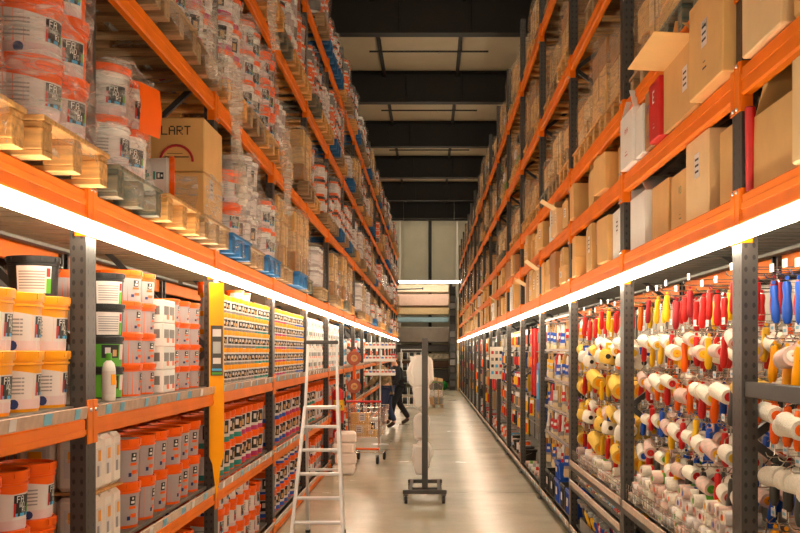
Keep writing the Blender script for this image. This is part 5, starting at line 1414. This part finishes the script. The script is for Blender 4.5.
    hj = {'a': (J['skull'][0] + Vector((-.035, 0, .0)), (.075, .078)), 'b': (J['crown'][0] + Vector((-.015, 0, .01)), .068), 'c': (J['crown'][0] + Vector((.03, 0, -.005)), .052)}
    skinned('hair', hj, [('a', 'b'), ('b', 'c')], 'hair', root)
    fa = MB()
    s = J['skull'][0]
    for q in (-1, 1): fa.lathe([(0, .006), (.009, .003), (.01, 0)], 8, 'ink', Matrix.Translation(s + Vector((.080, q * .03, .02))) @ Matrix.Rotation(PI / 2, 4, 'Y'))
    fa.box(s + Vector((.082, 0, -.045)), (.008, .045, .008), 'brick_disc')
    solo('face', fa, None, None, parent=root)
    if hat:
        c = J['crown'][0]
        solo('cap', MB().lathe([(.088, 0), (.09, .03), (.07, .07), (0, .085)], 18, hat, Matrix.Translation(c + Vector((0, 0, -.02)))).box(c + Vector((.11, 0, -.015)), (.09, .13, .012), hat, bev=.005), None, None, parent=root)
person((-.97, 25.2, 0), math.radians(168), 'person in camouflage jacket and blue jeans bent towards the shelf', 'camo', 'jeans', .22, .10,
       ((.05, .03, -.28), (.24, .0, -.42)), ((.08, .03, -.27), (.28, -.02, -.38)), scale=.96)
person((-.76, 26.5, 0), math.radians(196), 'person in dark clothes and red cap striding beside the camouflage jacket', 'dark_cloth', 'dark_cloth', .10, .24,
       ((-.02, .02, -.29), (.10, .0, -.52)), ((.06, .02, -.28), (.26, .0, -.40)), hat='red', scale=.96)

# ---------------------------------------------------------------- far end of the aisle
# spool rack behind the wheeled stand
root = bpy.data.objects.new('spool_rack', None); COL.objects.link(root); root.location = (-.52, 31.5, 0)
props(root, 'tall white wire rack of black and white spools at the far end of the aisle', 'spool rack')
fr = MB()
for q in (-1, 1): fr.tube([(q * .30, 0, .0), (q * .30, 0, 1.82)], .02, 8, 'alu').tube([(q * .30, -.2, .03), (q * .30, .3, .03)], .025, 8, 'dark_grey')
for z in (.15, .5, .85, 1.2, 1.5, 1.8): fr.tube([(-.30, 0, z), (.30, 0, z)], .012, 8, 'alu')
solo('frame', fr, None, None, parent=root)
SPOOL = Proto('spool', 'spool', [('flange', MB().lathe([(.0, -.075), (.11, -.075), (.11, -.065), (.06, -.06)], 18, 'white', Matrix.Rotation(PI / 2, 4, 'Y')).lathe([(.06, .06), (.11, .065), (.11, .075), (0, .075)], 18, 'white', Matrix.Rotation(PI / 2, 4, 'Y')), []), ('rope', MB().lathe([(.09, -.06), (.095, 0), (.09, .06)], 18, 'black', Matrix.Rotation(PI / 2, 4, 'Y')), [])])
for i, z in enumerate((.35, .62, .95, 1.3, 1.62)):
    for q in range(3):
        put(SPOOL, 'black and white spool, %s from the floor, %s across the spool rack' % (ORD[i], ORD[q]), (-.52 - .19 + q * .19, 31.5 - .14, z), 0, 'spools on the spool rack', False)
# wrapped goods with a carton lid on a pallet
put(PAL['pallet_grey'], 'grey pallet on the floor beside the spool rack', (.12, 34.6, 0), PI / 2, sc=(.6, .75, .7))
hp = load_proto('bags', 333, 1)
put(hp, 'film-wrapped heap of bags on the floor pallet far down the aisle', (.12, 34.6, .105), PI / 2, sc=(.55, .7, .9))
o = put(carton(.5, .38, .10, 'cardboard_light', seed=91, label=False), 'light brown carton tray resting crooked on the wrapped heap', (.14, 34.6, .105 + hp.h * .9 + .055), .3); o.rotation_euler = (.0, .16, .3)
# rack of flooring rolls across the end
ROLLS = [(4.70, .42, 'vinyl_cream', 'cream'), (4.14, .62, 'vinyl_pink', 'pink'), (3.66, .40, 'vinyl_sand', 'sand-coloured'), (3.24, .26, 'vinyl_blue', 'pale blue'), (2.52, .78, 'vinyl_grey', 'grey'), (1.90, .36, 'vinyl_dark', 'charcoal'),
         (1.52, .30, 'vinyl_pattern', 'patterned cream'), (1.15, .34, 'vinyl_brown', 'brown'), (.62, .62, 'vinyl_dark', 'dark grey')]
for i, (z, d, m, nm) in enumerate(ROLLS):
    yy = 51.6 - (.30 if i in (4, 5) else 0)
    Mx = Matrix.Rotation(PI / 2, 4, 'Y'); r = d / 2 * .975
    body = MB().lathe([(r * .3, -1.65), (r, -1.65), (r, 1.65), (r * .3, 1.65), (r * .25, 1.60), (r * .25, -1.60), (r * .3, -1.65)], 28, m, Mx)
    flap = MB().box((0, -r - .004, 0), (3.26, .006, d * .8), m, bev=.003)
    p = Proto('flooring_roll', 'flooring roll', [('roll', body, []), ('loose_edge', flap, []), ('core', MB().lathe([(r * .2, -1.68), (r * .25, -1.68), (r * .25, 1.68), (r * .2, 1.68)], 16, 'cardboard', Mx), [])])
    put(p, '%s flooring roll across the end of the aisle, %s from the top' % (nm, ORD[i]), (-.78, yy, z), 0, 'flooring rolls')
st = bpy.data.objects.new('roll_stand', None); COL.objects.link(st); st.location = (0, 52.3, 0)
props(st, 'dark cantilever stand holding the flooring rolls', 'roll stand')
for x in (-2.62, 1.0):
    solo('column', MB().box((x, 0, 2.5), (.12, .2, 5.0), 'beam_dark'), None, None, parent=st)
    for z, d, m, nm in ROLLS: solo('arm', MB().box((x, -.50, z), (.05, .8, .06), 'beam_dark'), None, None, parent=st)
for i, (z, d, m, nm) in enumerate(ROLLS):
    yy = -.7 - (.30 if i in (4, 5) else 0)
    solo('spindle', MB().tube([(-2.66, yy, z), (1.0, yy, z)], d / 2 * .14, 8, 'steel'), None, None, parent=st)
for i in range(3):
    put(P_TIN['green'] if i != 1 else P_TIN['red'], 'green tub in front of the flooring rolls, %s from the left' % ORD[i] if i != 1 else 'red tub among the green ones in front of the flooring rolls', (-1.1 + i * .85 - .3, 50.0, 0), 0, None, sc=(3.2, 3.2, 1.9))
g = MB().box((.35, 50.7, .2), (.9, .5, .40), 'carpet_green', bev=.12)
solo('green_roll', g, 'bright green artificial grass bale on the floor under the flooring rolls', 'turf bale')
# dark sample tower and sheet stack to the right
tw = bpy.data.objects.new('sample_tower', None); COL.objects.link(tw); tw.location = (1.02, 50.2, 0)
props(tw, 'tall dark sample tower at the right end of the flooring rolls', 'sample tower')
solo('column', MB().box((0, 0, 2.35), (.26, .5, 4.7), 'black'), None, None, parent=tw)
for i in range(14): solo('sample_board', MB().box((0, -.28, .3 + i * .32), (.24, .03, .26), ('dark_grey', 'black', 'vinyl_dark', 'grey')[i % 4], rx=-.25), None, None, parent=tw)
sk_ = []
for i in range(7):
    solo('panel_box', MB().box((0, 0, .30), (.40, .7, .595), ('cardboard', 'cardboard_light', 'paper', 'handle_wood')[i % 4], bev=.01).box((0, -.352, .3), (.2, .002, .2), ('orange', 'label_white', 'green')[i % 3]), 'boxed panels stacked beside the dark sample tower, %s from the floor' % ORD[i], 'box', (1.42, 50.0, i * .60), 0, 'boxed panels at the aisle end')
# strip light over the cross aisle
rt_ = bpy.data.objects.new('cross_light', None); COL.objects.link(rt_); rt_.location = (0, 50.4, 4.93)
props(rt_, 'white strip light spanning the far end above the flooring rolls', 'strip light')
solo('diffuser', MB().box((-.05, 0, 0), (3.3, .10, .09), 'led_far', bev=.02), None, None, parent=rt_)
solo('housing', MB().box((-.05, .02, .065), (3.3, .12, .04), 'white'), None, None, parent=rt_)
for x in (-1.2, 1.1): solo('hanger', MB().tube([(x, .02, .08), (x, .02, 3.8)], .006, 6, 'steel'), None, None, parent=rt_)
solo('swing_arm', MB().tube([(-1.75, 50.0, 4.55), (-.35, 50.0, 4.60)], .025, 8, 'beam_dark').box((-.33, 50.0, 4.60), (.06, .06, .10), 'beam_dark'), 'thin dark arm reaching out from the left rack end below the far strip light', 'arm')
print('COUNTS', sorted(COUNT.items(), key=lambda x: -x[1]), len(bpy.data.objects))
